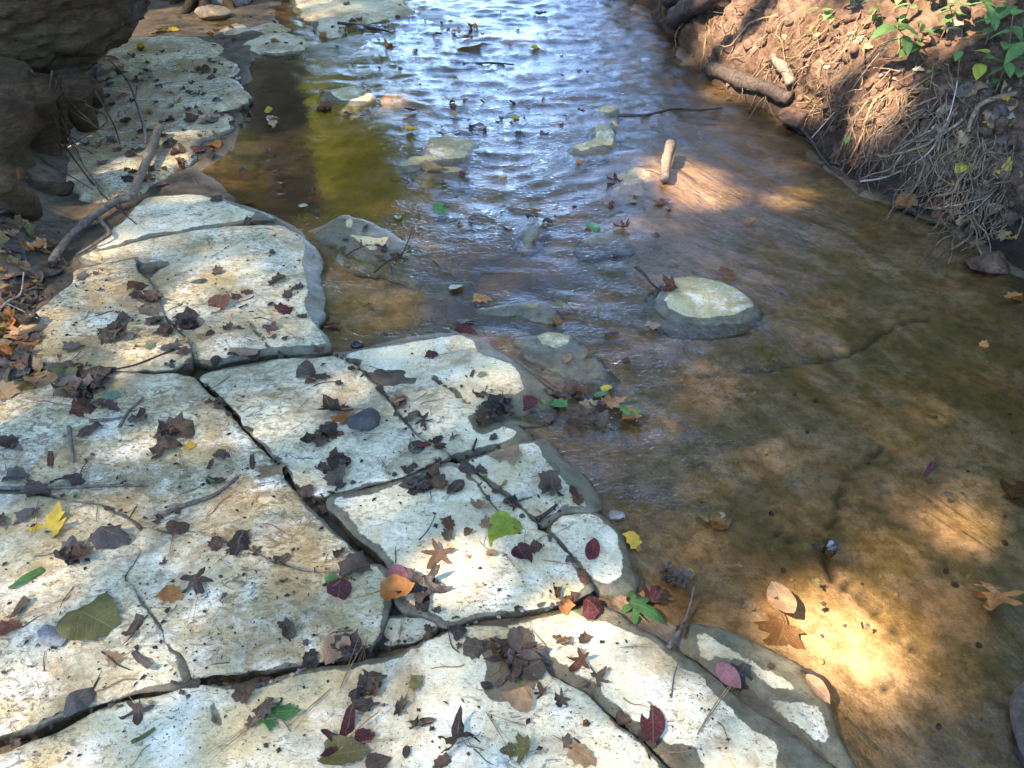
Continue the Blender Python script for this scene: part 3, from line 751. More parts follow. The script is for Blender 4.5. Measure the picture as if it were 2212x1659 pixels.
island('T6', 'humped dark grey stone with a small tan spot in front of the green reflection',
       Q(1, 1, [(780, 290), (860, 260), (1000, 280), (1100, 262), (1230, 248), (1340, 270), (1420, 320), (1430, 390), (1320, 415), (1180, 385), (1000, 360), (850, 340)]), [Q(1, 1, [(1200, 290), (1240, 278), (1280, 295), (1270, 325), (1220, 332), (1200, 310)])], z0=.024, slope=.12)
island('T7', 'broad wet grey stone with a pale oval top beside the centre slab',
       Q(1, 1, [(1060, 520), (1100, 490), (1250, 465), (1400, 455), (1520, 490), (1620, 560), (1700, 640), (1820, 720), (1760, 790), (1700, 850), (1500, 840), (1350, 760), (1200, 650), (1100, 590)]),
       [Q(1, 1, [(1265, 515), (1320, 480), (1400, 465), (1470, 480), (1482, 530), (1440, 575), (1380, 593), (1300, 570)])], z0=.017, slope=.08)
island('T8', 'long dark wet stone with two pale patches left of the green reflection',
       [(640, 492), (700, 470), (740, 455), (800, 470), (870, 498), (905, 520), (960, 560), (1000, 600), (1005, 625), (950, 622), (890, 590), (830, 575), (760, 570), (700, 530)],
       [Q(0, 1, [(60, 1510), (150, 1520), (230, 1530), (315, 1520), (280, 1580), (200, 1610), (130, 1560)]), Q(0, 1, [(40, 1420), (70, 1402), (85, 1430), (70, 1470), (40, 1475)])], z0=.013, slope=.09)
island('T9', 'broad pale pinkish flat stone just under the surface, beneath the ringed stick', [(1305, 405), (1325, 368), (1370, 352), (1440, 350), (1510, 338), (1575, 355), (1600, 390), (1570, 425), (1530, 452), (1460, 448), (1390, 440), (1330, 430)], [[(1335, 372), (1370, 358), (1405, 368), (1398, 392), (1350, 402)]], z0=.006, slope=.14, mat='stone_pink')
island('T10', 'thin wet grey stone tilted in the current right of the green pool', Q(0, 1, [(1100, 1500), (1150, 1440), (1250, 1400), (1350, 1420), (1310, 1480), (1300, 1540), (1200, 1570)]), [Q(0, 1, [(1240, 1440), (1252, 1438), (1250, 1450)])], z0=.016, slope=.05)
island('T11', 'wet grey stone under the dark curled leaf right of the green leaf', Q(0, 1, [(1490, 1560), (1560, 1500), (1700, 1480), (1850, 1500), (1900, 1560), (1800, 1600), (1600, 1610)]), [Q(0, 1, [(1640, 1520), (1652, 1518), (1650, 1530)])], z0=.010, slope=.05)
island('T12', 'flat wet grey stone at top left of the stream', Q(0, 1, [(-250, 300), (-60, 240), (150, 215), (330, 190), (420, 230), (300, 330), (100, 400), (-100, 420), (-230, 370)]), [Q(0, 1, [(0, 290), (12, 288), (10, 300)])], z0=.012, slope=.03)
island('T13', 'low grey stone with leaves under the top of the picture, left of blue water', Q(0, 1, [(500, 60), (640, 40), (800, 90), (860, 150), (760, 200), (560, 190), (460, 130)]), [Q(0, 1, [(640, 100), (652, 98), (650, 110)])], z0=.010, slope=.03)

# ---- water: one sheet at creek level with its own swell
NWX, NWY = 400, 520
wx = np.linspace(-3.2, 5.2, NWX); wy = np.linspace(.35, 11.3, NWY)
XW, YW = np.meshgrid(wx, wy)
wpts = np.stack([XW.ravel(), YW.ravel()], 1)
calm = np.full(len(wpts), 1.0)
def blob(u, v, rx, ry):
    c = P(u, v)
    return np.exp(-(((wpts[:, 0] - c.x) / rx) ** 2 + ((wpts[:, 1] - c.y) / ry) ** 2))
for u, v, rx, ry, k in [(600, 240, .45, 1.1, .97), (560, 400, .5, .4, .95), (760, 330, .35, .7, .8), (780, 430, .4, .35, .75), (1080, 590, .35, .22, .75), (860, 680, .4, .2, .8),
                        (1800, 1370, .25, .18, .9), (1650, 1250, .3, .2, .7), (2050, 1150, .4, .25, .55), (1600, 1380, .3, .15, .8), (1950, 1250, .35, .25, .6), (2100, 1000, .3, .2, .5)]:
    calm *= 1 - k * blob(u, v, rx, ry)
flow = np.clip(sstep(.25, .9, wpts[:, 0]) * sstep(4.6, 3.4, wpts[:, 1]), 0, 1)
def rot2(p, a):
    return np.stack([p[:, 0] * math.cos(a) - p[:, 1] * math.sin(a), p[:, 0] * math.sin(a) + p[:, 1] * math.cos(a)], 1)
warp = wpts + .10 * np.stack([fbm(wpts * 1.7, 2, 401), fbm(wpts * 1.7, 2, 402)], 1)
riff = .0060 * vnoise(rot2(warp, .3) * np.array([3.0, 4.2]), 403) + .0048 * vnoise(rot2(warp, .9) * np.array([7.0, 9.0]), 404) + .0026 * vnoise(rot2(warp, -.4) * 16.0, 405) + .0012 * vnoise(rot2(warp, .2) * 27.0, 406)
al = rot2(warp, math.radians(-32))
strk = .0050 * vnoise(al * np.array([9.0, 1.8]), 411) + .0034 * vnoise(al * np.array([20.0, 3.4]) + 7, 412) + .0012 * vnoise(al * np.array([30, 9.0]), 413)
ridge = .0045 * (1 - 2 * np.abs(vnoise(rot2(warp, .15) * np.array([5.0, 8.0]), 407))) + .0022 * (1 - 2 * np.abs(vnoise(rot2(warp, -.2) * np.array([12.0, 17.0]), 408)))
zw = calm * ((1.35 * riff + 1.25 * ridge) * (1 - flow) + strk * flow * 2.4) + .0016 * fbm(wpts * 2.0, 2, 131)
iw = (np.arange(NWY - 1)[:, None] * NWX + np.arange(NWX - 1)[None, :]).ravel()
FW = np.stack([iw, iw + 1, iw + NWX + 1, iw + NWX], 1)
# the sheet ends where the left ground stands clear of it
keep = (sdf(wpts, LAND) < .55)
FW = FW[keep[FW].all(1)]
tag(mesh('water', np.column_stack([wpts, zw]), FW, M['water'], attrs={'calm': np.clip(calm, 0, 1), 'flow': flow}), 'shallow clear creek water rippling over the bed', kind='structure')

# ---- one search tree over all solid surfaces, to rest things on them
BV = BVHTree.FromPolygons(np.vstack(GEO_V).tolist(), [f for g in GEO_F for f in g])
def drop(x, y):
    h = BV.ray_cast(Vector((x, y, 6)), Vector((0, 0, -1)))
    return (h[0], h[1]) if h[0] else (Vector((x, y, 0)), Vector((0, 0, 1)))
def hit(u, v):
    d = ray(u, v).normalized()
    h = BV.ray_cast(Vector((0, 0, CAM_H)), d)
    return (h[0], h[1]) if h[0] else (P(u, v), Vector((0, 0, 1)))
def where(x, y):
    for poly, ref in SLABS.values():
        if poly[:, 0].min() < x < poly[:, 0].max() and poly[:, 1].min() < y < poly[:, 1].max():
            a, b_ = poly, np.roll(poly, -1, 0)
            c = ((a[:, 1] > y) != (b_[:, 1] > y)) & (x < (b_[:, 0] - a[:, 0]) * (y - a[:, 1]) / (b_[:, 1] - a[:, 1] + 1e-12) + a[:, 0])
            if c.sum() % 2:
                return ref
    return None
# ================================================================ trees
SUNSPOTS = [  # sight point, radius of the gap in the leaves (m)
    (1890, 195, .10), (1900, 240, .08), (1760, 120, .22), (1650, 140, .14), (1590, 165, .12), (1960, 25, .20), (1560, 50, .16), (1700, 40, .14), (2060, 40, .12),
    (1480, 375, .08), (1440, 350, .03), (1520, 420, .07), (1700, 430, .03), (765, 203, .12),
    (985, 1195, -.01), (960, 1245, -.005), (1060, 1245, -.01), (1185, 1348, -.01), (1290, 1130, -.03), (640, 1250, -.03), (140, 1255, -.035), (1330, 1290, -.02), (520, 1095, -.02),
    (1790, 1355, .06), (1850, 1400, .055), (2080, 1140, .01), (2180, 1120, .0), (1920, 1210, -.02), (2110, 850, -.03), (2170, 830, -.02), (1690, 1290, -.03)]
spots = [(hit(u, v)[0], r) for u, v, r in SUNSPOTS]
def crown_geo(centre, rad, n, size, carve=False, gap=None):
    """leaf-sized faces spread through clumps of the crown"""
    cl = rng.normal(0, 1, (max(12, n // 260), 3))
    cl /= np.linalg.norm(cl, axis=1, keepdims=True)
    cl *= rng.uniform(.25, 1.0, (len(cl), 1)) ** .6
    k = rng.integers(0, len(cl), n)
    c = cl[k] + rng.normal(0, .30 if carve else .17, (n, 3))
    c = np.asarray(centre) + c * np.asarray(rad)
    if carve:
        ok = np.ones(n, bool)
        s = np.array(SUN)
        for p, r in spots:
            w = c - np.array(p)
            al = w @ s
            dd = np.linalg.norm(w - al[:, None] * s, axis=1)
            ok &= dd > r * 1.15 + .03 + size * .3
        c = c[ok]
    if gap is not None:
        c = c[gap(c)]
    n = len(c)
    a = rng.normal(0, 1, (n, 3)); a /= np.linalg.norm(a, axis=1, keepdims=True)
    b2 = rng.normal(0, 1, (n, 3)); b2 -= (b2 * a).sum(1, keepdims=True) * a
    b2 /= np.linalg.norm(b2, axis=1, keepdims=True)
    L = size * rng.uniform(.7, 1.3, (n, 1)); Wd = L * .38
    nr_ = np.cross(a, b2)
    V = np.stack([c - a * L * .5, c + b2 * Wd - a * L * .05, c + a * L * .5 + nr_ * L * .12, c - b2 * Wd - a * L * .05], 1).reshape(-1, 3)
    return V, np.arange(4 * n).reshape(-1, 4)
def limb(a, b_, r0, r1, sag=.1, n=9, seed=0):
    a, b_ = np.array(a, float), np.array(b_, float)
    m = (a + b_) / 2 + rng.normal(0, sag, 3)
    p = spline([a, m, b_], n)
    return tube_geo(p, np.linspace(r0, r1, n), 8, .2, seed)
def join(parts):
    V, F, o = [], [], 0
    for v, f in parts:
        V.append(v); F += [tuple(int(i) + o for i in q) for q in f]; o += len(v)
    return np.vstack(V), F
GT = 'woodland trees around the creek'
def tree(label, base, top, r, crowns, carve=False, gap=None, n=24000, size=.07, leafmat='canopy', extra=()):
    e = tag(empty('tree', base), label, 'tree', GT)
    path = spline([base, (np.array(base) * .6 + np.array(top) * .4) + np.array([.1, -.1, 0]), top], 16)
    rad = np.linspace(r, r * .35, 16); rad[0] *= 1.5; rad[1] *= 1.15
    tr_ = mesh('trunk', *tube_geo(path, rad, 14, .18, 3), M['bark'])
    tr_.parent = e; tr_.matrix_parent_inverse = Matrix.Translation(-Vector(base))
    parts = []
    for k, (c, rr) in enumerate(crowns):
        parts.append(limb(path[10 + k % 4], c, r * .35, .03, .3, seed=k))
        for j in range(4):
            q = np.array(c) + rng.normal(0, .45, 3) * np.array(rr)
            parts.append(limb(np.array(path[11 + k % 4]) * .4 + np.array(c) * .6, q, r * .16, .015, .15, seed=j))
    lm = mesh('limbs', *join(parts), M['bark'])
    lm.parent = e; lm.matrix_parent_inverse = Matrix.Translation(-Vector(base))
    cg = [crown_geo(c, rr, n, size, carve, gap) for c, rr in crowns]
    cg += [crown_geo(c, rr, n // 3, size) for c, rr in extra]
    cr = mesh('crown', *join(cg), M[leafmat], smooth=False)
    cr.parent = e; cr.matrix_parent_inverse = Matrix.Translation(-Vector(base))
    return e
LT = 'leafy woodland tree seen only as reflection in the creek and as shade'
# sunward trees whose crowns hold the creek in shade
s7 = np.array(SUN) / SUN.z
def over(x, y, z):
    z = z * 1.55
    return tuple(np.array([x, y, 0]) + s7 * z)
tree('leafy tree on the left bank beside the camera, seen only by its shade', (-6.2, 2.6, .9), (-8.0, 1.0, 12.5), .26, [(over(-1.2, 2.0, 7.2), (2.3, 2.3, 1.5)), (over(-1.5, 4.6, 8.2), (2.4, 2.3, 1.5))], True, n=11500)
tree('leafy tree behind the camera on the left bank, seen only by its shade', (-7.0, -1.6, 1.0), (-7.4, -1.8, 12.0), .25, [(over(.9, 1.2, 6.8), (2.3, 2.2, 1.4)), (over(1.2, 3.4, 7.6), (2.3, 2.3, 1.5))], True, n=19500)
tree('leafy tree on the left bank past the earthy old tree, seen by its shade', (-6.8, 5.6, .9), (-8.6, 3.0, 14.0), .28, [(over(.8, 6.0, 8.6), (2.5, 2.4, 1.6)), (over(-1.8, 7.6, 9.2), (2.4, 2.3, 1.6))], True)
tree('farthest-back left bank tree with crowns shading the right bank', (-5.6, -3.8, 1.0), (-5.6, -2.6, 13.0), .28, [(over(3.2, 2.2, 7.6), (2.3, 2.3, 1.5)), (over(3.4, 5.0, 8.6), (2.4, 2.4, 1.6))], True, n=28000)
# trees upstream: green wall at left, open sky over the creek
def blue(c):   # the lane of open sky above the water
    az = np.degrees(np.arctan2(c[:, 0], c[:, 1] - 3.5))
    el = np.degrees(np.arctan2(c[:, 2], np.hypot(c[:, 0], c[:, 1] - 3.5)))
    return ~((az > -6 + 4 * np.sin(el * .3)) & (az < 26))
tree('bright green tree upstream left, mirrored in the calm pool', (-3.9, 16.5, .4), (-3.5, 16.0, 9.0), .16, [((-3.3, 15.6, 3.8), (1.6, 1.5, 2.4)), ((-3.0, 16.2, 7.2), (2.0, 1.7, 2.2))], gap=blue, n=5000, size=.24, leafmat='canopy_bright', extra=[((-.4, 16.4, 7.6), (1.1, .9, 1.0))])
tree('green tree farthest upstream left, faint in the pool reflection', (-9.5, 20.0, .9), (-9.7, 19.6, 10.0), .25, [((-8.6, 20.0, 4.5), (2.6, 2.0, 2.6)), ((-8.0, 20.0, 8.2), (2.4, 2.2, 2.0))], gap=blue, n=5000, size=.24)
tree('green tree upstream on the right bank, mirrored along the bank', (7.6, 13.5, 1.0), (7.2, 13.0, 9.0), .22, [((7.4, 13.0, 5.0), (2.0, 1.9, 2.6)), ((6.6, 12.4, 8.2), (2.2, 2.1, 1.8))], gap=blue, n=5000, size=.24)
tree('leafy tree close by on the right bank, out of view above the plants', (6.0, 1.2, 1.4), (5.2, 1.4, 8.0), .2, [((5.2, 1.4, 6.4), (1.9, 1.9, 1.6))], True, n=4000, size=.22)
tree('leafy tree behind the calm brown puddle on the left bank', (-5.6, 9.8, .9), (-5.2, 9.0, 9.0), .24, [((-4.6, 9.4, 5.0), (1.8, 2.0, 2.4)), ((-3.0, 6.6, 8.6), (2.2, 2.2, 1.5))], True, gap=blue, n=6000, size=.24)
tree('unseen right bank tree, crown added over the creek to break up sky reflections', (6.6, 10.6, 1.2), (5.0, 10.2, 7.8), .2, [((1.2, 8.8, 8.2), (2.5, 1.6, .9))], True, n=3000, size=.24)  # crown placed overhead to close off part of the mirrored sky
tree('slim unseen tree added in the upstream sky gap to break up the reflection', (5.6, 23.0, .6), (5.3, 23.0, 9.0), .13, [((5.4, 23.0, 5.2), (1.3, 1.3, 2.4)), ((5.0, 23.0, 8.4), (1.4, 1.2, 1.4))], n=1500, size=.3)  # added to break up the sky mirrored in the stream
tree('unseen tree on the right bank beyond the log, added for broken reflections', (5.9, 8.2, 1.3), (5.4, 7.6, 8.6), .2, [((5.6, 7.4, 5.4), (1.8, 2.0, 2.4)), ((3.4, 6.4, 7.6), (2.2, 1.8, .9)), ((5.0, 4.2, 7.2), (2.0, 2.0, 1.2))], True, n=4500, size=.24)  # thin crowns added to cut the sky haze on the right-hand water
# thick leaning trunk whose roots show at the top edge and whose dark reflection fills the puddle
tb = P(455, -38)
e = tree('thick leaning trunk with spreading roots at the top edge, dark in the puddle reflection', (tb.x + .22, tb.y + .45, .05), (tb.x + .10, tb.y + .9, 9.0), .36, [((-3.6, 9.2, 8.6), (1.6, 1.6, 1.2))], gap=blue, n=2500)
del e['group']
for k, (a, m_, b_) in enumerate([((455, -20), (430, 10), (395, 32)), ((455, -10), (450, 18), (440, 40)), ((430, -15), (395, 5), (370, 20)), ((470, -12), (490, 12), (505, 26)), ((420, -20), (380, -5), (350, 12)), ((480, -20), (520, -2), (545, 8))]):
    p3_ = [Vector(P(*a)) + Vector((0, .1, .28)), Vector(P(*m_)) + Vector((0, 0, .10)), Vector(P(*b_)) + Vector((0, 0, -.02))]
    v, f = tube_geo(spline([tuple(q) for q in p3_], 10), np.linspace(.09, .03, 10), 8, .25, k)
    o = mesh('root', v, f, M['stump']); o.parent = e; o.matrix_parent_inverse = Matrix.Translation(-e.location)

# ---- earthy tree base overhanging the slabs at upper left
e = tag(empty('old_tree', (-3.1, 4.5, .2)), 'huge brown earthy tree base bulging over the slabs at upper left, with gnarled roots', 'tree')
th, ph_ = np.meshgrid(np.linspace(0, 2 * math.pi, 300, endpoint=False), np.linspace(-math.pi / 2, math.pi / 2, 180))
sg = lambda a, n: np.sign(a) * np.abs(a) ** n
X = sg(np.cos(ph_), .62) * sg(np.cos(th), .75); Yy = sg(np.cos(ph_), .62) * sg(np.sin(th), .75); Z = sg(np.sin(ph_), .8)
bv_ = np.stack([X.ravel() * 1.24, Yy.ravel() * .95, Z.ravel() * .95], 1)
bv_[:, 0] += .18 * np.clip(bv_[:, 2] + .5, 0, 2) - .08
BC = np.array([-3.12, 4.55, 1.0])
bv_ += BC
un = bv_ - BC; un /= np.linalg.norm(un, axis=1, keepdims=True)
bv_ += un * (-.07 * np.abs(fbm(bv_ * np.array([3, 3, 5]), 3, 321)) - .03 * np.abs(fbm(bv_ * np.array([9, 9, 22]), 3, 325)) + .13 * fbm(bv_ * 1.6, 3, 301) + .05 * fbm(bv_ * np.array([4, 4, 9]), 4, 305) + .045 * fbm(bv_ * np.array([13, 13, 24]), 4, 309, .65))[:, None]
nT = 300
F3 = [(r * nT + k, r * nT + (k + 1) % nT, (r + 1) * nT + (k + 1) % nT, (r + 1) * nT + k) for r in range(179) for k in range(nT)]
def kid(o, e):
    o.parent = e; o.matrix_parent_inverse = Matrix.Translation(-e.location)
    return o
kid(mesh('root_mass', bv_, F3, M['stump']), e)
tpath = spline([(-3.3, 4.8, 1.6), (-3.5, 4.9, 3.5), (-3.9, 5.0, 8.0)], 14)
kid(mesh('trunk', *tube_geo(tpath, np.linspace(.55, .22, 14), 16, .15, 8), M['bark']), e)
for k, (pts_, r0, r1) in enumerate([
        ([(20, 150, .45), (18, 300, .22), (30, 420, .02), (60, 500, -.03)], .12, .07), ([(75, 190, .40), (85, 270, .2), (100, 340, .05), (95, 400, -.02)], .09, .06),
        ([(150, 180, .35), (165, 225, .22), (185, 262, .10), (198, 300, -.01)], .085, .045), ([(120, 190, .35), (130, 270, .14), (135, 330, 0)], .05, .03),
        ([(45, 200, .4), (40, 300, .12), (80, 380, .02), (140, 400, 0)], .05, .03), ([(-20, 200, .5), (-30, 380, .2), (10, 520, .02)], .14, .08),
        ([(195, 190, .3), (205, 215, .12), (212, 240, -.01)], .05, .03), ([(10, 330, .15), (60, 400, .08), (130, 410, .05), (170, 395, .0)], .045, .025),
        ([(0, 390, .3), (40, 430, .2), (66, 470, .05), (60, 520, -.02)], .06, .04)]):
    p_ = [tuple(P(u, v, 0) + (Vector((0, 0, CAM_H)) - P(u, v, 0)) * (z / CAM_H)) for u, v, z in pts_]
    kid(mesh('root', *tube_geo(spline(p_, 18), np.linspace(r0, r1, 18) * (1 + .25 * fbm(np.arange(18)[:, None] * np.array([[.5, 0]]), 2, k)), 12, .35, 50 + k), M['stump']), e)
for k in range(26):      # rootlets fraying from its underside
    u, v = random.uniform(-10, 215), random.uniform(185, 300)
    c0 = Vector((0, 0, CAM_H)) + ray(u, v - 40) * random.uniform(3.5, 3.75)
    L_ = random.uniform(.12, .35)
    p_ = [tuple(c0), tuple(c0 + Vector((random.gauss(0, .05), random.gauss(0, .04), -L_ * .5))), tuple(c0 + Vector((random.gauss(0, .1), random.gauss(0, .06), -L_)))]
    kid(mesh('rootlet', *tube_geo(spline(p_, 9), np.linspace(.005, .0015, 9), 5, .2, k), M['stump']), e)

# ================================================================ roots hanging from the right bank
def bank_pt(u, v, out=.0):
    h, n = hit(u, v)
    return np.array(h + n * out)
FINE = []
def bank_root(pix, r0, r1, out=.02, name='root', mat='root'):
    ps = []
    for k, (u, v) in enumerate(pix):
        ps.append(bank_pt(u, v, out * (0.2 if k == 0 else 1)))
    n = 4 + 3 * len(pix)
    sp = spline(ps, n)
    sp += np.stack([fbm(sp * 14, 2, random.randint(0, 999)) for _ in range(3)], 1) * .012
    v, f = tube_geo(sp, np.linspace(r0, r1, n), 5, .15, 1)
    if r0 < .0022:          # hair roots beyond counting go into one mat
        FINE.append((v, f))
        return None
    return mesh(name, v, f, M[mat], bank)
for u0, v0, u1, v1, num in [(1480, 15, 1900, 60, 46), (1650, 60, 1950, 160, 50), (1760, 130, 2050, 260, 72), (1880, 200, 2120, 340, 92), (1960, 280, 2200, 430, 92), (2050, 380, 2212, 520, 56)]:
    for k in range(num):
        a = random.random()
        u = u0 + (u1 - u0) * random.random(); v = v0 + (v1 - v0) * random.random()
        ln = random.uniform(40, 150) * (1 if v > 120 else .75)
        ang = math.radians(random.gauss(122, 22))
        pix = [(u, v)]
        for j in range(3):
            ang += random.gauss(0, .28)
            u += math.cos(ang) * ln / 3; v += math.sin(ang) * ln / 3
            pix.append((u, v))
        r = random.choice([.0012, .0016, .002, .002, .0026, .0036])
        bank_root(pix, r * 1.3, r * .5, random.uniform(.006, .05))
for pix, r in [([(2215, 195), (2130, 220), (2095, 250), (2085, 300)], .013), ([(2080, 260), (2000, 310), (1930, 330), (1900, 345)], .008), ([(1680, 30), (1620, 60), (1585, 100), (1560, 105)], .008), ([(1930, 190), (1880, 240), (1862, 300), (1850, 345)], .009), ([(2010, 250), (1960, 330), (1935, 380)], .007), ([(2150, 330), (2090, 380), (2060, 410), (2030, 425)], .009), ([(1850, 60), (1830, 110), (1800, 145)], .008)]:
    bank_root(pix, r, r * .6, .03)

rm = mesh('root_mat', *join(FINE), M['root'], bank)
rm['kind'] = 'stuff'

# ================================================================ sticks and logs
def stick(name, label, cat, pix, r0, r1, mat='wood', lift=0.0, sides=8, group=None, bumpy=.25, ends=None):
    """lies along points of the photograph, each resting on what is there (or lifted by its own amount)"""
    ps = []
    for q in pix:
        h, n = hit(q[0], q[1])
        z = max(h.z, -.002)
        h = Vector(P(q[0], q[1], z)) if h.z < -.002 else h
        l = q[2] if len(q) > 2 else lift
        c = Vector((0, 0, CAM_H))
        pt = h + (c - h).normalized() * 0 + Vector((0, 0, r0 * .75 + l))
        ps.append(tuple(pt))
    n = 6 + 3 * len(pix)
    sp = spline(ps, n) if len(ps) > 2 else np.linspace(ps[0], ps[1], n)
    sp = sp + np.stack([fbm(sp * 9, 2, 7 + k) for k in range(3)], 1) * r0 * (.5 if r0 < .02 else .15)
    v, f = tube_geo(sp, np.linspace(r0, r1, n), sides, bumpy, len(pix))
    o = mesh(name, v, f, M[mat], loc=tuple(sp[0]))
    return tag(o, label, cat, group)
d = stick('driftwood_branch', 'long grey forked driftwood branch lying on the left slabs', 'branch', [(350, 292, .03), (330, 345, .03), (312, 395, .03), (290, 445, .03), (262, 452, .03), (215, 478, .02), (165, 520, .02), (120, 580, .02)], .020, .015)
def twig_on(parent, pix, r0, r1, mat='wood', lift=.02):
    ps = [tuple(hit(u, v)[0] + Vector((0, 0, lift))) for u, v in pix]
    n = 12
    v, f = tube_geo(spline(ps, n), np.linspace(r0, r1, n), 6, .2, 2)
    o = mesh('side_branch', v, f, M[mat]); kid(o, parent)
twig_on(d, [(322, 330), (318, 300), (300, 240), (280, 190), (240, 145)], .010, .004, lift=.05)
twig_on(d, [(298, 236), (305, 205), (330, 185)], .005, .002, lift=.05)
twig_on(d, [(255, 455), (225, 420), (180, 360), (140, 290)], .005, .002)
twig_on(d, [(215, 480), (240, 510), (228, 525), (170, 560)], .010, .005)
stick('log', 'dark wet log lying along the foot of the right bank', 'log', [(1535, 168, .02), (1600, 198, .03), (1650, 218, .035), (1700, 238, .03)], .045, .035, 'wood_dark', sides=14, bumpy=.5)
stick('log', 'broken stub of wood leaning on the bank above the wet log', 'log', [(1668, 150, .05), (1690, 185, .06), (1705, 205, .03)], .04, .03, 'wood')
stick('log', 'black waterlogged log under the bank near the top edge', 'log', [(1455, 75, .06), (1500, 62, .10), (1560, 40, .15)], .075, .055, 'wood_dark', sides=14, bumpy=.5)
stick('log', 'second black log just above the bank log at the top edge', 'log', [(1440, 28, .05), (1500, 22, .07), (1560, 2, .10)], .05, .04, 'wood_dark', sides=14, bumpy=.5)
s = stick('stick', 'short pale ringed stick standing in sunlit shallows right of centre', 'stick', [(1447, 326, .02), (1441, 352, .018), (1437, 378, .016), (1432, 400, .014)], .027, .023, 'wood', sides=10)
stick('stick', 'small yellow-brown twig bundle touching the ringed stick', 'stick', [(1395, 368), (1415, 372), (1440, 385)], .006, .004, 'root')
GW = 'twigs lying about'
def tw(label, pix, r, mat='wood', lift=.0):
    stick('twig', label, 'twig', pix, r, r * .55, mat, lift, 6, GW, .2)
tw('long straight grey twig lying across the left slab from the picture edge', [(-30, 1060), (60, 1057), (150, 1056), (240, 1052), (320, 1052)], .0055)
tw('thick bent dark twig below the small yellow leaf on the left slab', [(358, 1112), (400, 1095), (450, 1078), (480, 1060), (515, 1030)], .007)
tw('short grey twig beside the pale green leaf on the left slab', [(258, 925), (280, 890), (310, 862)], .005)
tw('curved pale twig ending at the brown strip on the left slab', [(195, 912), (240, 908), (275, 902)], .005, 'wood')
tw('thin vertical twig left of the crumpled leaf pile, left slab', [(150, 925), (155, 960), (160, 1000)], .006)
tw('thin dark twig slanting over the front edge of the brown left slab', [(375, 757), (330, 775), (290, 790), (250, 800)], .0035, 'wood_dark')
tw('long straw-coloured twig over dead leaves at the left edge', [(-10, 805), (60, 785), (120, 770)], .0045)
tw('pale bare stem forked above dead leaves at the left edge', [(10, 690), (30, 672), (55, 655), (60, 610)], .004, 'wood_pale', .04)
tw('pale arched stem running right from the left dead leaves', [(15, 670), (50, 685), (88, 705)], .0035, 'wood_pale', .03)
tw('dark forked twig standing at the water edge beside muddy sand', [(1445, 1400), (1470, 1360), (1488, 1320), (1500, 1270)], .0055, 'wood')
tw('short hooked twig on the crack by the rounded slab', [(1160, 1128), (1180, 1115), (1203, 1095)], .008, 'wood_dark')
tw('dark twig bridging the two joined cracks below the waterside slab', [(985, 995), (1030, 1025), (1070, 1062)], .0045, 'wood_dark')
tw('slim brown twig on the waterside slab pointing at the water', [(1105, 1090), (1130, 1080), (1150, 1075)], .0035)
tw('short dark peg of wood lying over the middle cracks', [(1020, 975), (1026, 960), (1030, 950)], .0045, 'wood_dark')
tw('short pale hooked twig lying in the long crack', [(640, 1455), (670, 1440), (690, 1436)], .003, 'wood_pale')
tw('very thin twig lying on the sun-dappled slab', [(905, 1168), (925, 1145), (940, 1115)], .002)
tw('long dark stem beside the upright oval stone in the stream', [(1372, 590), (1390, 605), (1405, 625), (1425, 640)], .007, 'wood_dark', .02)
tw('pair of thin stems lodged against the humped grey stone', [(1225, 655), (1245, 680), (1268, 700)], .003, 'wood')
tw('fine dark twig arching off the long wet stone', [(810, 600), (840, 575), (868, 560), (885, 525), (890, 500)], .004, 'wood_dark', .02)
tw('thin twigs lying over the pale patch of the long wet stone', [(745, 560), (770, 545), (800, 535), (830, 540)], .003, 'wood_dark', .01)
tw('long pale twig propped against the right bank, pointing up', [(1748, 308, .01), (1800, 275, .10), (1850, 245, .22), (1890, 226, .30)], 0.0037, 'wood_pale')
tw('pale curved branch lying at the foot of the right bank', [(1855, 402, .02), (1900, 400, .03), (1945, 390, .05), (1990, 372, .08), (2010, 355, .12)], 0.0050, 'wood_pale')
tw('bleached knobbly twig upright against the dark bank', [(2020, 335, .12), (2028, 315, .14), (2032, 290, .18), (2032, 280, .2)], 0.0037, 'wood_pale')
tw('pale twig near the foot of the bank with black upright twig', [(1845, 350, .01), (1880, 325, .05), (1915, 305, .1)], 0.0025, 'wood_pale')
tw('black twig standing out of the water below the bank', [(1817, 380, .0), (1822, 350, .08), (1832, 325, .14)], .005, 'wood_dark')
tw('second black twig standing beside the pale curved branch', [(1853, 405, .0), (1858, 370, .08), (1872, 330, .15)], .005, 'wood_dark')
tw('straight pale twig at the lower end of the bank', [(2015, 460, .02), (2060, 458, .03), (2125, 456, .06)], 0.0031, 'wood_pale')
tw('pale twig in the wet leaves low on the bank', [(2060, 488, .02), (2100, 470, .04), (2130, 455, .08)], 0.0025, 'wood_pale')
tw('long dark branch along the bank foot half in water', [(1720, 270, .01), (1745, 300, .01), (1775, 345, .01), (1812, 382, .0)], .009, 'wood_dark')
tw('dark stem crossing the far litter flat', [(90, 345), (150, 380), (200, 410)], .004)
tw('black curved branch lying on wet stone at top left', [(730, 52), (780, 58), (820, 66), (845, 72)], .012, 'wood_dark')
tw('black branch across the shallow water near the top', [(1000, 140), (1060, 138), (1110, 141)], .008, 'wood_dark')
tw('dark wet branch lying across the blue ripples from the right bank', [(1335, 252), (1400, 250), (1450, 238), (1510, 240), (1560, 236)], .008, 'wood_dark')
tw('slim upright pine twig among roots of the left tree base', [(110, 270), (160, 350), (230, 440), (300, 500)], .005, 'wood_dark', .03)

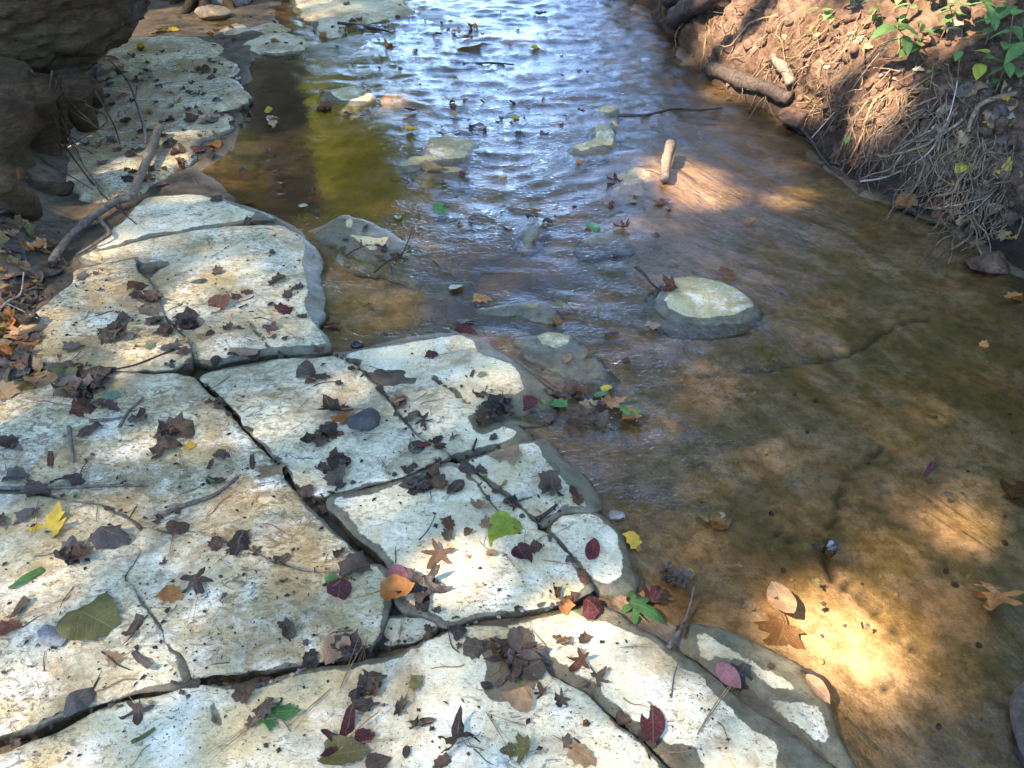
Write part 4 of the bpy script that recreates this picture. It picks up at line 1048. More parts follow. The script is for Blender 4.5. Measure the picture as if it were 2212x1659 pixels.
# ================================================================ stones
def stone(name, label, u, v, w, h, mat, sink=.3, group=None, seed=0, flat=.6):
    p_, n_ = hit(u, v)
    s_ = (p_ - Vector((0, 0, CAM_H))).length / FD
    bm = bmesh.new()
    bmesh.ops.create_icosphere(bm, subdivisions=4 if w > 50 else 3, radius=1)
    co = np.array([q.co[:] for q in bm.verts])
    co = np.sign(co) * np.abs(co) ** .85
    co *= (1 + .22 * fbm(co * 1.1 + seed * 3.1, 3, seed) + .09 * fbm(co * 3.2 + seed, 4, seed + 3, .6))[:, None]
    rr = random.Random(seed)
    for _ in range(11):
        pn = np.array([rr.gauss(0, 1), rr.gauss(0, 1), rr.gauss(0, .8)]); pn /= np.linalg.norm(pn)
        ex = co @ pn - rr.uniform(.62, .9)
        co -= np.outer(np.clip(ex, 0, None) * .93, pn)
    co *= (1 + .035 * fbm(co * 7 + seed, 3, seed + 5, .6))[:, None]
    co *= np.array([w * s_ / 2, h * s_ / 2 / max(.35, abs(ray(u, v).normalized().z)) * .8, w * s_ / 2 * flat])
    a = seed * 1.3
    fs = [tuple(q.index for q in f.verts) for f in bm.faces]
    bm.free()
    z = max(p_.z, -.03)
    o = mesh(name, co, fs, M[mat])
    o.location = (p_.x, p_.y, z + w * s_ / 2 * flat * (1 - sink))
    o.rotation_euler = (.1 * math.sin(a), .12 * math.cos(a), .3 * math.sin(a * 2))
    return tag(o, label, 'stone', group)
stone('rock', 'dark grey fist-sized rock lying on the central slab', 786, 922, 68, 60, 'peb_dark', .25, seed=4, flat=.7)
stone('stone', 'glossy black rounded stone poking out of clear water at lower right', 1783, 1212, 30, 34, 'peb_black', .1, seed=9, flat=1.1)
stone('stone', 'wet black pebble standing in the mid-stream ripples', 1122, 306, 26, 18, 'peb_black', .2, seed=12, flat=.8)
stone('stone', 'amber stone under water right of the rounded slab', 1555, 1136, 52, 44, 'peb_tan', .5, seed=15)
stone('stone', 'smaller amber stone touching its larger amber neighbour underwater', 1520, 1130, 34, 22, 'peb_tan', .5, seed=16)
stone('stone', 'smooth pale pebble on the wet margin above the rounded slab', 1330, 1118, 46, 26, 'peb_grey', .4, seed=17, flat=.45)
stone('stone', 'grey flat stone beside the olive folded leaf, lower left', 118, 1378, 62, 40, 'peb_grey', .3, seed=19, flat=.35)
stone('stone', 'dark pebble at the tip between upper slab and centre slab', 772, 750, 30, 18, 'peb_black', .3, seed=21)
stone('stone', 'dark little pebble in brown shallows above the centre slab', 830, 726, 18, 14, 'peb_black', .3, seed=23)
stone('stone', 'brown lump of earth beside the log end on the bank foot', 1712, 266, 62, 34, 'soil', .4, seed=25)
stone('stone', 'green-grey flat rock at the top edge by the tree roots', 500, 8, 90, 22, 'peb_grey', .3, seed=27)
stone('stone', 'tan flat rock just below the tree roots at top left', 465, 40, 66, 20, 'peb_tan', .3, seed=28, flat=.4)
stone('stone', 'dark wet clod of earth and leaves at the right edge by the water', 2130, 582, 80, 34, 'soil', .6, seed=29)
stone('stone', 'brown boulder cut by the lower right corner', 2240, 1620, 110, 170, 'soil_clod', .3, seed=31)
PEB = []
GP = 'small pebbles lying in the long crack'
k = 0
for u0, v0, u1, v1, n in [(560, 1478, 650, 1448, 9), (690, 1432, 900, 1372, 16), (1000, 1345, 1250, 1300, 10), (200, 1535, 420, 1495, 6)]:
    for j in range(n):
        f = random.random()
        pm = random.choice(['peb_tan', 'peb_dark', 'peb_dark', 'peb_grey'])
        uu = u0 + (u1 - u0) * f + random.uniform(-6, 6)
        PEB.append((uu, pm, stone('pebble', None, uu, v0 + (v1 - v0) * f + random.uniform(-4, 8), random.uniform(7, 15), random.uniform(6, 12), pm, .35, GP, seed=40 + k)))
        k += 1
ORD = ['first', 'second', 'third', 'fourth', 'fifth', 'sixth', 'seventh', 'eighth', 'ninth', 'tenth', 'eleventh', 'twelfth', 'thirteenth', 'fourteenth', 'fifteenth', 'sixteenth', 'seventeenth', 'eighteenth', 'nineteenth', 'twentieth', 'twenty-first', 'twenty-second', 'twenty-third', 'twenty-fourth', 'twenty-fifth']
for pm, word in (('peb_tan', 'tan'), ('peb_dark', 'dark'), ('peb_grey', 'grey')):
    for n_, q in enumerate(sorted([q for q in PEB if q[1] == pm], key=lambda q: q[0])):
        q[2]['label'] = f'small {word} pebble in the long crack, {ORD[min(n_, 24)]} from left of the {word} ones'
# ================================================================ leaves
def outline(kind):
    if kind == 'maple':
        h = [(0, 0), (.05, .015), (.20, -.03), (.38, .02), (.28, .10), (.33, .17), (.55, .36), (.44, .37), (.40, .46), (.27, .42), (.17, .40), (.20, .55), (.26, .66), (.15, .70), (.10, .84), (0, 1.0)]
    elif kind == 'star':
        h = [(0, 0), (.04, .02), (.26, -.12), (.46, -.16), (.34, .02), (.16, .14), (.36, .24), (.62, .34), (.42, .40), (.15, .34), (.17, .55), (.12, .80), (0, 1.05)]
    elif kind == 'oval':
        h = [(0, 0), (.05, .03), (.17, .12), (.26, .25), (.30, .40), (.29, .55), (.23, .72), (.12, .88), (0, 1.0)]
    elif kind == 'heart':
        h = [(0, .05), (.08, .0), (.25, .02), (.40, .14), (.45, .30), (.40, .48), (.28, .68), (.12, .88), (0, 1.0)]
    elif kind == 'strip':
        h = [(0, 0), (.10, .01), (.13, .2), (.15, .5), (.13, .8), (.12, .97), (0, 1.0)]
    else:      # torn
        h = [(0, 0), (.20, .05), (.36, .0), (.30, .25), (.42, .38), (.30, .52), (.36, .70), (.16, .76), (.12, .95), (0, .9)]
    r = np.array(h)
    l = r[::-1][1:-1] * np.array([-1, 1])
    if kind == 'torn':
        l = l * np.array([.75, .92])
    return np.vstack([r, l])
LEAFCACHE = {}
def flat_leaf(kind):
    if kind in LEAFCACHE:
        return LEAFCACHE[kind]
    poly = outline(kind)
    out = []
    for i in range(len(poly)):
        a, b_ = poly[i], poly[(i + 1) % len(poly)]
        k = max(1, int(np.linalg.norm(b_ - a) / .09))
        out += [a + (b_ - a) * j / k for j in range(k)]
    out = np.array(out)
    out += .010 * np.stack([fbm(out * 19, 2, 3), fbm(out * 19, 2, 8)], 1)
    A, B_ = np.meshgrid(np.arange(-.6, .61, .09), np.arange(-.2, 1.1, .09))
    g = np.stack([A.ravel(), B_.ravel()], 1)
    g = g[sdf(g, out) > .04]
    res = delaunay_2d_cdt([Vector(q) for q in np.vstack([out, g])], [], [list(range(len(out)))], 1, 1e-6)
    LEAFCACHE[kind] = (np.array([tuple(q) for q in res[0]]), [tuple(f) for f in res[2]])
    return LEAFCACHE[kind]
def leaf_geo(kind, size, curl, seed):
    uv, F = flat_leaf(kind)
    r = random.Random(seed)
    x, y = uv[:, 0].copy(), uv[:, 1].copy() - .45
    x = x * r.uniform(.85, 1.15)
    z = curl * .26 * fbm(uv * 2.2 + seed * 1.7, 3, seed % 97) + .05 * curl * fbm(uv * 7 + seed, 2, seed % 89)
    z = z + (.10 + .25 * curl) * np.abs(x) * r.choice([1, 1, -.6])
    # roll about a slanted axis
    a = r.uniform(0, math.pi)
    kx = curl * r.uniform(1.8, 4.2) * r.choice([1, 1, -1])
    px = x * math.cos(a) + y * math.sin(a); py = -x * math.sin(a) + y * math.cos(a)
    kk = kx if abs(kx) > 1e-3 else 1e-3
    nx_ = np.sin(kk * px) / kk
    nz = (1 - np.cos(kk * px)) / kk + z * np.cos(kk * px)
    nx_ -= z * np.sin(kk * px)
    # second bend along it
    k2 = curl * r.uniform(-2.2, 2.2) + 1e-3
    py2 = np.sin(k2 * py) / k2
    nz = nz + (1 - np.cos(k2 * py)) / k2
    V = np.stack([nx_, py2, nz], 1)
    V += np.stack([fbm(uv * 4.5 + seed * .7 + 9 * q, 3, seed % 83 + q) for q in range(3)], 1) * (.10 * max(0, curl - .2))
    V *= size
    base = V[np.argmin(np.hypot(uv[:, 0], uv[:, 1]))].copy()
    V[:, 2] -= np.percentile(V[:, 2], 8)
    base[2] = max(0, base[2] - np.percentile(V[:, 2], 8))
    return V, F, uv, base
COLS = {'dark': (.100, .066, .045), 'black': (.045, .035, .028), 'brown': (.115, .060, .034), 'red-brown': (.14, .052, .028), 'orange': (.42, .16, .045), 'tan': (.34, .205, .105),
        'yellow': (.58, .36, .04), 'green': (.060, .19, .050), 'yellow-green': (.27, .36, .05), 'maroon': (.085, .020, .022), 'red': (.15, .022, .024), 'pink': (.40, .15, .14),
        'olive': (.15, .135, .045), 'grey': (.105, .088, .072), 'pale green': (.24, .32, .17), 'pale': (.45, .37, .23)}
NAMES = {'maple': 'maple_leaf', 'star': 'star_leaf', 'oval': 'oval_leaf', 'heart': 'heart_leaf', 'strip': 'leaf_strip', 'torn': 'torn_leaf'}
WORD = {'maple': 'maple leaf', 'star': 'star-shaped leaf', 'oval': 'oval leaf', 'heart': 'heart-shaped leaf', 'strip': 'leaf strip', 'torn': 'torn leaf'}
LEAVES = []      # (object, u, v, phrase)
cnt_leaf = 0
def leaf(u, v, w, kind, col, rot=None, curl=.35, label=None, stem=None, wet=None, sub=False, tilt=.15, group=None, jitter=.18, lift=0, name=None):
    """w: its width in the photograph; rot: degrees, direction of the tip seen from above (90 = away)"""
    global cnt_leaf
    cnt_leaf += 1
    p_, n_ = hit(u, v)
    inwater = p_.z < -.006
    if inwater and not sub:
        p_ = P(u, v, .002); n_ = Vector((0, 0, 1))
    s_ = (p_ - Vector((0, 0, CAM_H))).length / FD
    size = w * s_ * {'oval': 1.0, 'strip': 1.0, 'heart': 1.05}.get(kind, .98)
    V, F, uv, base = leaf_geo(kind, size, curl, cnt_leaf * 13 + 5)
    rot = random.uniform(0, 360) if rot is None else rot
    if wet is None:
        wet = inwater
    me = bpy.data.meshes.new(NAMES[kind])
    me.from_pydata(V.tolist(), [], F)
    me.polygons.foreach_set('use_smooth', [True] * len(F))
    ul = me.uv_layers.new(name='UVMap')
    li = np.zeros(len(me.loops), int); me.loops.foreach_get('vertex_index', li)
    ul.data.foreach_set('uv', uv[li].ravel())
    me.materials.append(M['leaf_wet' if wet else ('leaf_live' if col in ('green', 'yellow-green', 'pale green') else 'leaf')])
    o = bpy.data.objects.new(name or NAMES[kind], me)
    link(o)
    n2_ = n_.lerp(Vector((0, 0, 1)), .4)
    q = n2_.to_track_quat('Z', 'Y').to_matrix().to_4x4()
    # plan heading kept under the surface tilt
    R = Matrix.Rotation(math.radians(rot - 90), 4, 'Z')
    A = Vector((0, 0, 1)).rotation_difference(n2_).to_matrix().to_4x4()
    T_ = Matrix.Rotation(random.gauss(0, tilt), 4, 'X') @ Matrix.Rotation(random.gauss(0, tilt), 4, 'Y')
    o.matrix_world = Matrix.Translation(p_ + n2_ * (.003 + lift)) @ A @ R @ (T_ if curl < .8 else Matrix.Identity(4))
    c = np.array(COLS[col]) * (1 + random.uniform(-jitter, jitter))
    o.color = (*np.clip(c * (1 + rng.uniform(-.06, .06, 3)), 0, 1), 1)
    if stem:
        n = 8
        d0 = np.array([0, -1, 0.0])
        L = stem * size
        bend = random.uniform(-.5, .5)
        pth = [base + np.array([math.sin(bend * t) * L * t * .6, -L * t, (.012 - base[2]) * t + .02 * math.sin(3 * t) * size]) for t in np.linspace(0, 1, n)]
        v_, f_ = tube_geo(pth, np.linspace(.0013, .0008, n) * max(.7, size / .07), 5)
        so = mesh('stem', v_, f_, M['leaf_wet'] if wet else M['needle'], o)
        so.color = (*(c * .6), 1)
    shape = ('crumpled ' if curl >= .8 else 'curled ' if curl >= .55 else '')
    ref = where(p_.x, p_.y)
    phrase = f"{col} {shape}{WORD[kind]}"
    place = ('under the water' if sub and inwater else 'on the water' if inwater else ('on the ' + ref if ref else 'on the litter'))
    LEAVES.append([o, u, v, phrase, place, label, group])
    return o
G = 90
# ---- nearest slab and the long crack
leaf(605, 1540, 82, 'maple', 'green', 80, .12, 'bright green maple leaf lying flat on the nearest slab', .7)
leaf(1085, 1148, 92, 'heart', 'yellow-green', 20, .3, 'large yellow-green leaf on the sun-dappled slab', None)
leaf(1052, 1143, 46, 'torn', 'tan', 10, .4, 'tan torn leaf scrap lying on the large yellow-green leaf', lift=.012)
leaf(1280, 1190, 62, 'oval', 'red', 5, .3, 'dark red oval leaf on the rounded slab', .15)
leaf(860, 1243, 62, 'oval', 'pink', 80, .25, 'pink oval leaf touching the folded orange leaf', .3)
leaf(862, 1284, 74, 'heart', 'orange', 20, .75, 'folded orange leaf on top of the black wet leaf', 1.0, lift=.012)
leaf(915, 1295, 105, 'star', 'black', -15, .8, 'black wet star-shaped leaf with long points, under the folded orange leaf', wet=True)
leaf(1410, 1564, 88, 'oval', 'maroon', -15, .25, 'maroon oval leaf over the crack at lower right', .1)
leaf(1568, 1466, 64, 'oval', 'pink', 100, .2, 'pale pink oval leaf over a dark curled leaf on the wet right slab', .2, lift=.02)
leaf(1588, 1462, 80, 'torn', 'black', 160, .8, 'black curled leaf beneath the pale pink oval leaf', wet=True)
leaf(1392, 1330, 92, 'star', 'green', 110, .35, 'deep green star-shaped leaf lodged near the water edge', .6)
leaf(1262, 1252, 38, 'oval', 'red-brown', 120, .35, 'small shiny rust-red oval leaf at the crack below the rounded slab', wet=True)
leaf(1415, 1285, 60, 'maple', 'maroon', 240, .5, 'dull maroon leaf with upright stem at the water edge', .6)
leaf(118, 1132, 82, 'maple', 'yellow', 240, .35, 'golden yellow leaf with brown rim on the lower left slab')
leaf(60, 1115, 52, 'torn', 'grey', 150, .7, 'grey curled leaf just left of the golden yellow leaf')
leaf(372, 1284, 62, 'torn', 'orange', 30, .3, 'bright orange ragged leaf on the lower middle slab')
leaf(430, 1272, 62, 'star', 'dark', 40, .95, 'dark crumpled star leaf right of the bright orange ragged leaf', .6)
leaf(725, 1406, 66, 'heart', 'tan', 280, .45, 'tan pointed leaf hanging at the long crack, with small dark marks', .2)
leaf(750, 1395, 70, 'torn', 'dark', 10, .8)
leaf(618, 1362, 62, 'torn', 'dark', 300, .85, 'dark shrivelled leaf with stem alone on the lower middle slab', .6)
leaf(205, 1345, 100, 'heart', 'olive', 30, .55, 'large olive folded leaf standing up on the lower left slab')
leaf(290, 1360, 60, 'strip', 'dark', 10, .8)
leaf(310, 1430, 66, 'strip', 'grey', 55, .6, 'rolled grey leaf pointing at the crack on the lower left slab', .4)
leaf(245, 1425, 40, 'torn', 'tan', 280, .4)
leaf(174, 1515, 70, 'oval', 'grey', 265, .55, 'grey leaf drooping over the long crack at lower left', .4)
leaf(720, 1255, 36, 'maple', 'green', 90, .3, 'small dark green leaf on the lower middle slab')
leaf(733, 1280, 54, 'heart', 'maroon', 60, .35, 'flat maroon-brown leaf on the lower middle slab', .3)
leaf(765, 1235, 85, 'torn', 'dark', 20, .7, 'large dark wrinkled leaf beside the pink oval leaf')
leaf(735, 1195, 36, 'torn', 'black', 90, .7)
leaf(520, 1178, 72, 'torn', 'black', 80, .85, 'blackish crumpled leaf over the end of the forked fissure', .5)
leaf(465, 1182, 38, 'torn', 'brown', 200, .9)
leaf(240, 1165, 84, 'torn', 'grey', 40, .8, 'long grey crumpled leaf on the lower left slab below the fissure')
leaf(155, 1195, 70, 'torn', 'grey', 190, .85)
leaf(388, 1140, 54, 'heart', 'brown', 30, .6, 'brown folded leaf lying on the forked fissure')
leaf(658, 1080, 60, 'heart', 'tan', 100, .8, 'curled tan leaf bridging the diagonal crack')
leaf(588, 1016, 62, 'torn', 'tan', 30, .6, 'tan-grey folded leaf left of the diagonal crack')
leaf(545, 1000, 40, 'strip', 'brown', 330, .4)
leaf(478, 985, 44, 'torn', 'dark', 50, .9)
leaf(470, 1042, 50, 'torn', 'dark', 20, .9)
leaf(455, 1040, 34, 'strip', 'pale green', 40, .5, 'narrow pale green leaf on the left slab beside a dark bent twig')
leaf(360, 975, 68, 'torn', 'dark', 20, .95)
leaf(372, 935, 80, 'torn', 'dark', 10, .8)
leaf(412, 966, 28, 'torn', 'yellow', 20, .4, 'tiny bright yellow leaf on the left slab', jitter=.05)
leaf(185, 886, 54, 'maple', 'red-brown', 30, .55, 'rust-red curled leaf on the left slab below the dead leaf pile')
leaf(242, 880, 46, 'torn', 'dark', 70, .6)
leaf(242, 856, 38, 'heart', 'pale green', 50, .3, 'pale green round leaf on the left slab')
leaf(302, 902, 52, 'strip', 'brown', 5, .4)
leaf(196, 932, 56, 'torn', 'dark', 30, .8)
leaf(302, 912, 40, 'torn', 'dark', 10, .9)
leaf(22, 962, 60, 'torn', 'dark', 30, .85); leaf(4, 1130, 40, 'torn', 'dark', 30, .85); leaf(40, 1030, 60, 'torn', 'grey', 10, .7)
leaf(62, 1250, 62, 'strip', 'green', 10, .3, 'narrow green leaf at the left edge of the lower left slab')
leaf(45, 1318, 46, 'torn', 'dark', 70, .9); leaf(14, 1358, 56, 'torn', 'red-brown', 20, .7)
leaf(110, 995, 40, 'strip', 'red-brown', 15, .4); leaf(160, 1040, 54, 'torn', 'dark', 60, .8); leaf(85, 1060, 60, 'torn', 'dark', 0, .8)
leaf(455, 1005, 40, 'strip', 'brown', 340, .4)
# ---- central slab
leaf(720, 882, 84, 'maple', 'black', 200, .4, 'dark grey maple leaf with a stem on the central slab', .6)
leaf(742, 906, 58, 'torn', 'orange', 30, .35, 'orange-brown leaf touching the dark grey rock')
leaf(862, 862, 48, 'heart', 'tan', 200, .4); leaf(864, 876, 44, 'heart', 'brown', 60, .6)
leaf(720, 940, 44, 'torn', 'brown', 40, .7); leaf(697, 950, 64, 'torn', 'dark', 60, .8); leaf(735, 1000, 66, 'torn', 'brown', 70, .6); leaf(728, 1030, 60, 'torn', 'dark', 300, .6)
leaf(692, 815, 46, 'torn', 'black', 40, .5); leaf(662, 806, 48, 'heart', 'dark', 90, .6); leaf(735, 832, 28, 'torn', 'dark', 30, .8); leaf(672, 826, 28, 'torn', 'brown', 20, .5)
leaf(890, 905, 55, 'star', 'dark', 90, .95); leaf(915, 920, 50, 'star', 'dark', 60, .95)
leaf(933, 768, 32, 'torn', 'maroon', 100, .9, 'small dark crumpled leaf with a stem on the centre waterside slab', 1.0)
leaf(917, 963, 36, 'oval', 'red', 350, .15, 'small maroon-red leaf near the middle of the slabs', .6)
leaf(945, 950, 34, 'torn', 'black', 90, .5); leaf(983, 946, 26, 'star', 'dark', 90, .5); leaf(1065, 948, 28, 'torn', 'dark', 90, .8)
leaf(1090, 985, 76, 'maple', 'tan', 275, .35, 'large tan maple leaf on the waterside slab', .3)
leaf(900, 968, 52, 'oval', 'black', 60, .3, wet=True); leaf(941, 1013, 28, 'oval', 'orange', 100, .3, 'small orange oval leaf where the cracks meet')
leaf(912, 1050, 84, 'torn', 'black', 20, .4, wet=True); leaf(955, 1050, 44, 'torn', 'orange', 100, .7, 'orange-brown crumpled leaf on a bed of black wet leaves'); leaf(986, 1056, 54, 'oval', 'black', 15, .3, wet=True); leaf(918, 1052, 40, 'torn', 'brown', 0, .7)
leaf(1012, 1018, 54, 'torn', 'dark', 60, .8); leaf(1042, 1018, 36, 'torn', 'dark', 20, .5); leaf(920, 1040, 60, 'heart', 'black', 120, .2, wet=True)
leaf(1072, 882, 76, 'torn', 'black', 350, .7, 'black folded leaf with a long stem at the water edge of the centre slab', 1.0)
leaf(1040, 855, 44, 'torn', 'brown', 90, .8); leaf(1048, 905, 66, 'torn', 'dark', 340, .4); leaf(1090, 885, 54, 'star', 'dark', 290, .9)
leaf(1136, 872, 58, 'oval', 'maroon', 20, .2, 'purple-brown wet oval leaf lying on the wet edge of the centre slab', .4, wet=True)
leaf(1040, 810, 22, 'heart', 'pale green', 40, .3); leaf(1020, 810, 26, 'strip', 'brown', 0, .3)
# ---- jam of leaves in the bend
leaf(1330, 868, 56, 'maple', 'orange', 60, .3, 'orange maple leaf in the leaf jam at the stream bend'); leaf(1362, 902, 44, 'heart', 'orange', 10, .45, 'amber oval leaf lowest in the leaf jam'); leaf(1297, 853, 36, 'oval', 'green', 60, .3)
leaf(1358, 888, 50, 'heart', 'green', 20, .3); leaf(1270, 876, 44, 'torn', 'tan', 320, .3); leaf(1208, 876, 42, 'torn', 'green', 350, .2, wet=True); leaf(1172, 868, 18, 'oval', 'yellow-green', 90, .2)
for u, v, w, c in [(1235, 845, 50, 'brown'), (1255, 850, 40, 'red-brown'), (1290, 875, 40, 'dark'), (1245, 895, 44, 'brown'), (1215, 855, 40, 'maroon'), (1300, 905, 40, 'dark'), (1270, 905, 46, 'brown'), (1190, 850, 40, 'dark'), (1310, 840, 30, 'yellow'), (1230, 912, 30, 'black'), (1185, 905, 34, 'brown')]:
    leaf(u, v, w, random.choice(['torn', 'heart', 'maple']), c, None, .4, None, wet=True)
# ---- waterside slabs
leaf(1192, 1054, 72, 'torn', 'dark', 10, .8, 'large dark crumpled leaf on the right edge of the waterside slab', .6); leaf(1250, 1084, 50, 'torn', 'brown', 320, .8)
leaf(970, 1134, 44, 'torn', 'red-brown', 110, .55, 'rust-brown folded leaf left of the large yellow-green leaf', .4); leaf(968, 1160, 38, 'torn', 'dark', 0, .8); leaf(1010, 1150, 24, 'heart', 'brown', 0, .5)
leaf(1130, 1200, 54, 'heart', 'maroon', 350, .55); leaf(1160, 1184, 42, 'torn', 'brown', 40, .9); leaf(940, 1212, 66, 'star', 'brown', 330, .35)
leaf(1035, 1090, 46, 'maple', 'tan', 90, .4); leaf(1098, 1090, 24, 'torn', 'tan', 20, .6); leaf(1088, 1048, 28, 'strip', 'tan', 0, .5); leaf(1048, 1035, 18, 'oval', 'yellow-green', 20, .2)
leaf(1205, 1284, 38, 'torn', 'brown', 80, .95, None, .8); leaf(1222, 1303, 36, 'heart', 'orange', 100, .7); leaf(1278, 1316, 60, 'heart', 'maroon', 250, .5); leaf(1335, 1300, 58, 'torn', 'tan', 10, .4); leaf(1240, 1295, 34, 'torn', 'brown', 350, .6)
leaf(1470, 1250, 62, 'torn', 'dark', 20, .85); leaf(1490, 1240, 26, 'oval', 'yellow', 60, .4); leaf(1370, 1170, 54, 'torn', 'yellow', 330, .4, 'mottled yellow-brown leaf half under water beside the rounded slab', wet=True)
leaf(1475, 1360, 50, 'torn', 'brown', 80, .7); leaf(1440, 1235, 40, 'torn', 'brown', 30, .6)
leaf(1688, 1297, 88, 'oval', 'tan', 5, .5, 'tan folded leaf floating over sunlit sand', wet=False)
leaf(2145, 1305, 78, 'star', 'orange', 330, .7, 'floating tan star leaf with long pale stem at lower right', .9, wet=False)
leaf(1762, 1488, 64, 'oval', 'tan', 300, .5, 'tan curled leaf stuck at the edge of the wet right slab', wet=False); leaf(1748, 1460, 44, 'oval', 'black', 120, .4)
leaf(1680, 1385, 92, 'maple', 'brown', 290, .15, 'brown maple leaf sunk under water beside the pale sand', .3, sub=True)
leaf(2190, 1058, 60, 'heart', 'red-brown', 300, .2, 'rust-red leaf sunk under water at the right edge', sub=True)
leaf(2195, 1080, 44, 'heart', 'brown', 340, .2, None, sub=True); leaf(2008, 1015, 44, 'strip', 'maroon', 5, .4)
# ---- lower slabs
leaf(1245, 1440, 58, 'star', 'red-brown', 290, .5, 'rust-brown star leaf on the lower right slab', .3); leaf(1297, 1462, 44, 'star', 'dark', 80, .8, None, .8); leaf(1262, 1384, 40, 'torn', 'dark', 30, .6); leaf(1214, 1386, 44, 'torn', 'dark', 340, .6, None, .5)
leaf(1028, 1402, 64, 'torn', 'dark', 100, .45); leaf(1094, 1416, 84, 'torn', 'brown', 350, .45, 'large brown flat leaf on top of the wet leaf pile, nearest slab'); leaf(1110, 1440, 100, 'star', 'black', 20, .25, wet=True); leaf(1140, 1445, 70, 'heart', 'black', 300, .3, wet=True); leaf(1125, 1390, 70, 'heart', 'dark', 60, .3, wet=True)
leaf(1086, 1470, 44, 'strip', 'dark', 280, .3); leaf(1122, 1512, 66, 'heart', 'tan', 300, .5, 'pinkish tan heart-shaped leaf below the wet leaf pile', .4); leaf(1168, 1490, 34, 'star', 'dark', 230, .5, None, .7); leaf(1208, 1522, 42, 'star', 'dark', 300, .7, None, .6); leaf(1122, 1476, 16, 'oval', 'yellow-green', 100, .1)
leaf(1115, 1622, 68, 'maple', 'olive', 260, .5, 'olive-tan maple leaf at the bottom edge', .2); leaf(1234, 1605, 38, 'maple', 'grey', 100, .3); leaf(1258, 1632, 68, 'torn', 'tan', 10, .3, 'broken tan leaf piece at the bottom edge')
leaf(990, 1586, 80, 'star', 'black', 200, .85, 'black curled star leaf with upright stem near the bottom edge', .6); leaf(912, 1566, 50, 'star', 'dark', 200, .8, None, 1.0); leaf(862, 1535, 54, 'torn', 'dark', 280, .8, None, .6)
leaf(900, 1478, 42, 'torn', 'olive', 20, .4, 'small olive-brown leaf scrap on the nearest slab'); leaf(810, 1470, 62, 'torn', 'dark', 60, .7); leaf(800, 1490, 56, 'torn', 'brown', 300, .5); leaf(790, 1525, 62, 'torn', 'dark', 20, .8)
leaf(748, 1580, 95, 'star', 'maroon', 240, .6, 'large dark maroon leaf with long stem above the big yellow-olive leaf', 1.0); leaf(738, 1632, 95, 'heart', 'olive', 160, .35, 'big yellow-olive leaf at the bottom edge'); leaf(815, 1652, 50, 'heart', 'dark', 60, .5); leaf(790, 1590, 44, 'torn', 'maroon', 10, .7); leaf(878, 1625, 26, 'oval', 'black', 60, .4); leaf(955, 1650, 44, 'torn', 'brown', 0, .5)
leaf(300, 1550, 52, 'star', 'dark', 340, .9, None, .5); leaf(572, 1530, 46, 'torn', 'dark', 60, .7); leaf(530, 1505, 54, 'torn', 'brown', 340, .7); leaf(310, 1595, 44, 'strip', 'olive', 50, .3)
# ---- upper slabs
for u, v, w, kd, c, r, cu in [(300, 622, 46, 'torn', 'red-brown', 20, .7), (322, 648, 42, 'torn', 'dark', 0, .8), (475, 662, 54, 'heart', 'red-brown', 10, .5), (535, 634, 26, 'torn', 'red-brown', 0, .6), (512, 642, 24, 'torn', 'brown', 0, .5), (600, 610, 50, 'torn', 'dark', 30, .7), (642, 624, 32, 'torn', 'dark', 0, .7), (622, 640, 32, 'torn', 'dark', 0, .6), (612, 672, 42, 'torn', 'maroon', 340, .5),
                              (590, 708, 42, 'torn', 'dark', 20, .6), (652, 686, 26, 'torn', 'dark', 0, .6), (250, 728, 70, 'torn', 'dark', 10, .8), (335, 695, 44, 'torn', 'dark', 30, .7), (270, 692, 34, 'torn', 'dark', 40, .8), (405, 698, 66, 'torn', 'dark', 20, .5), (436, 730, 34, 'torn', 'tan', 340, .6), (455, 722, 24, 'torn', 'black', 60, .6), (402, 738, 24, 'strip', 'yellow', 100, .5),
                              (352, 720, 44, 'torn', 'brown', 330, .7), (368, 755, 54, 'torn', 'grey', 340, .5), (398, 762, 36, 'torn', 'brown', 80, .6), (160, 752, 44, 'torn', 'grey', 60, .6), (70, 742, 42, 'torn', 'orange', 30, .6), (492, 712, 30, 'torn', 'dark', 0, .9), (525, 762, 62, 'strip', 'tan', 8, .5), (470, 590, 30, 'torn', 'dark', 30, .7), (590, 548, 20, 'torn', 'dark', 0, .7),
                              (470, 435, 36, 'torn', 'dark', 0, .8), (535, 478, 22, 'torn', 'dark', 0, .7), (325, 750, 30, 'torn', 'pale green', 0, .2), (180, 600, 30, 'torn', 'grey', 0, .5), (430, 610, 34, 'torn', 'grey', 0, .5)]:
    leaf(u, v, w, kd, c, r, cu, None, .3 if random.random() < .3 else None)
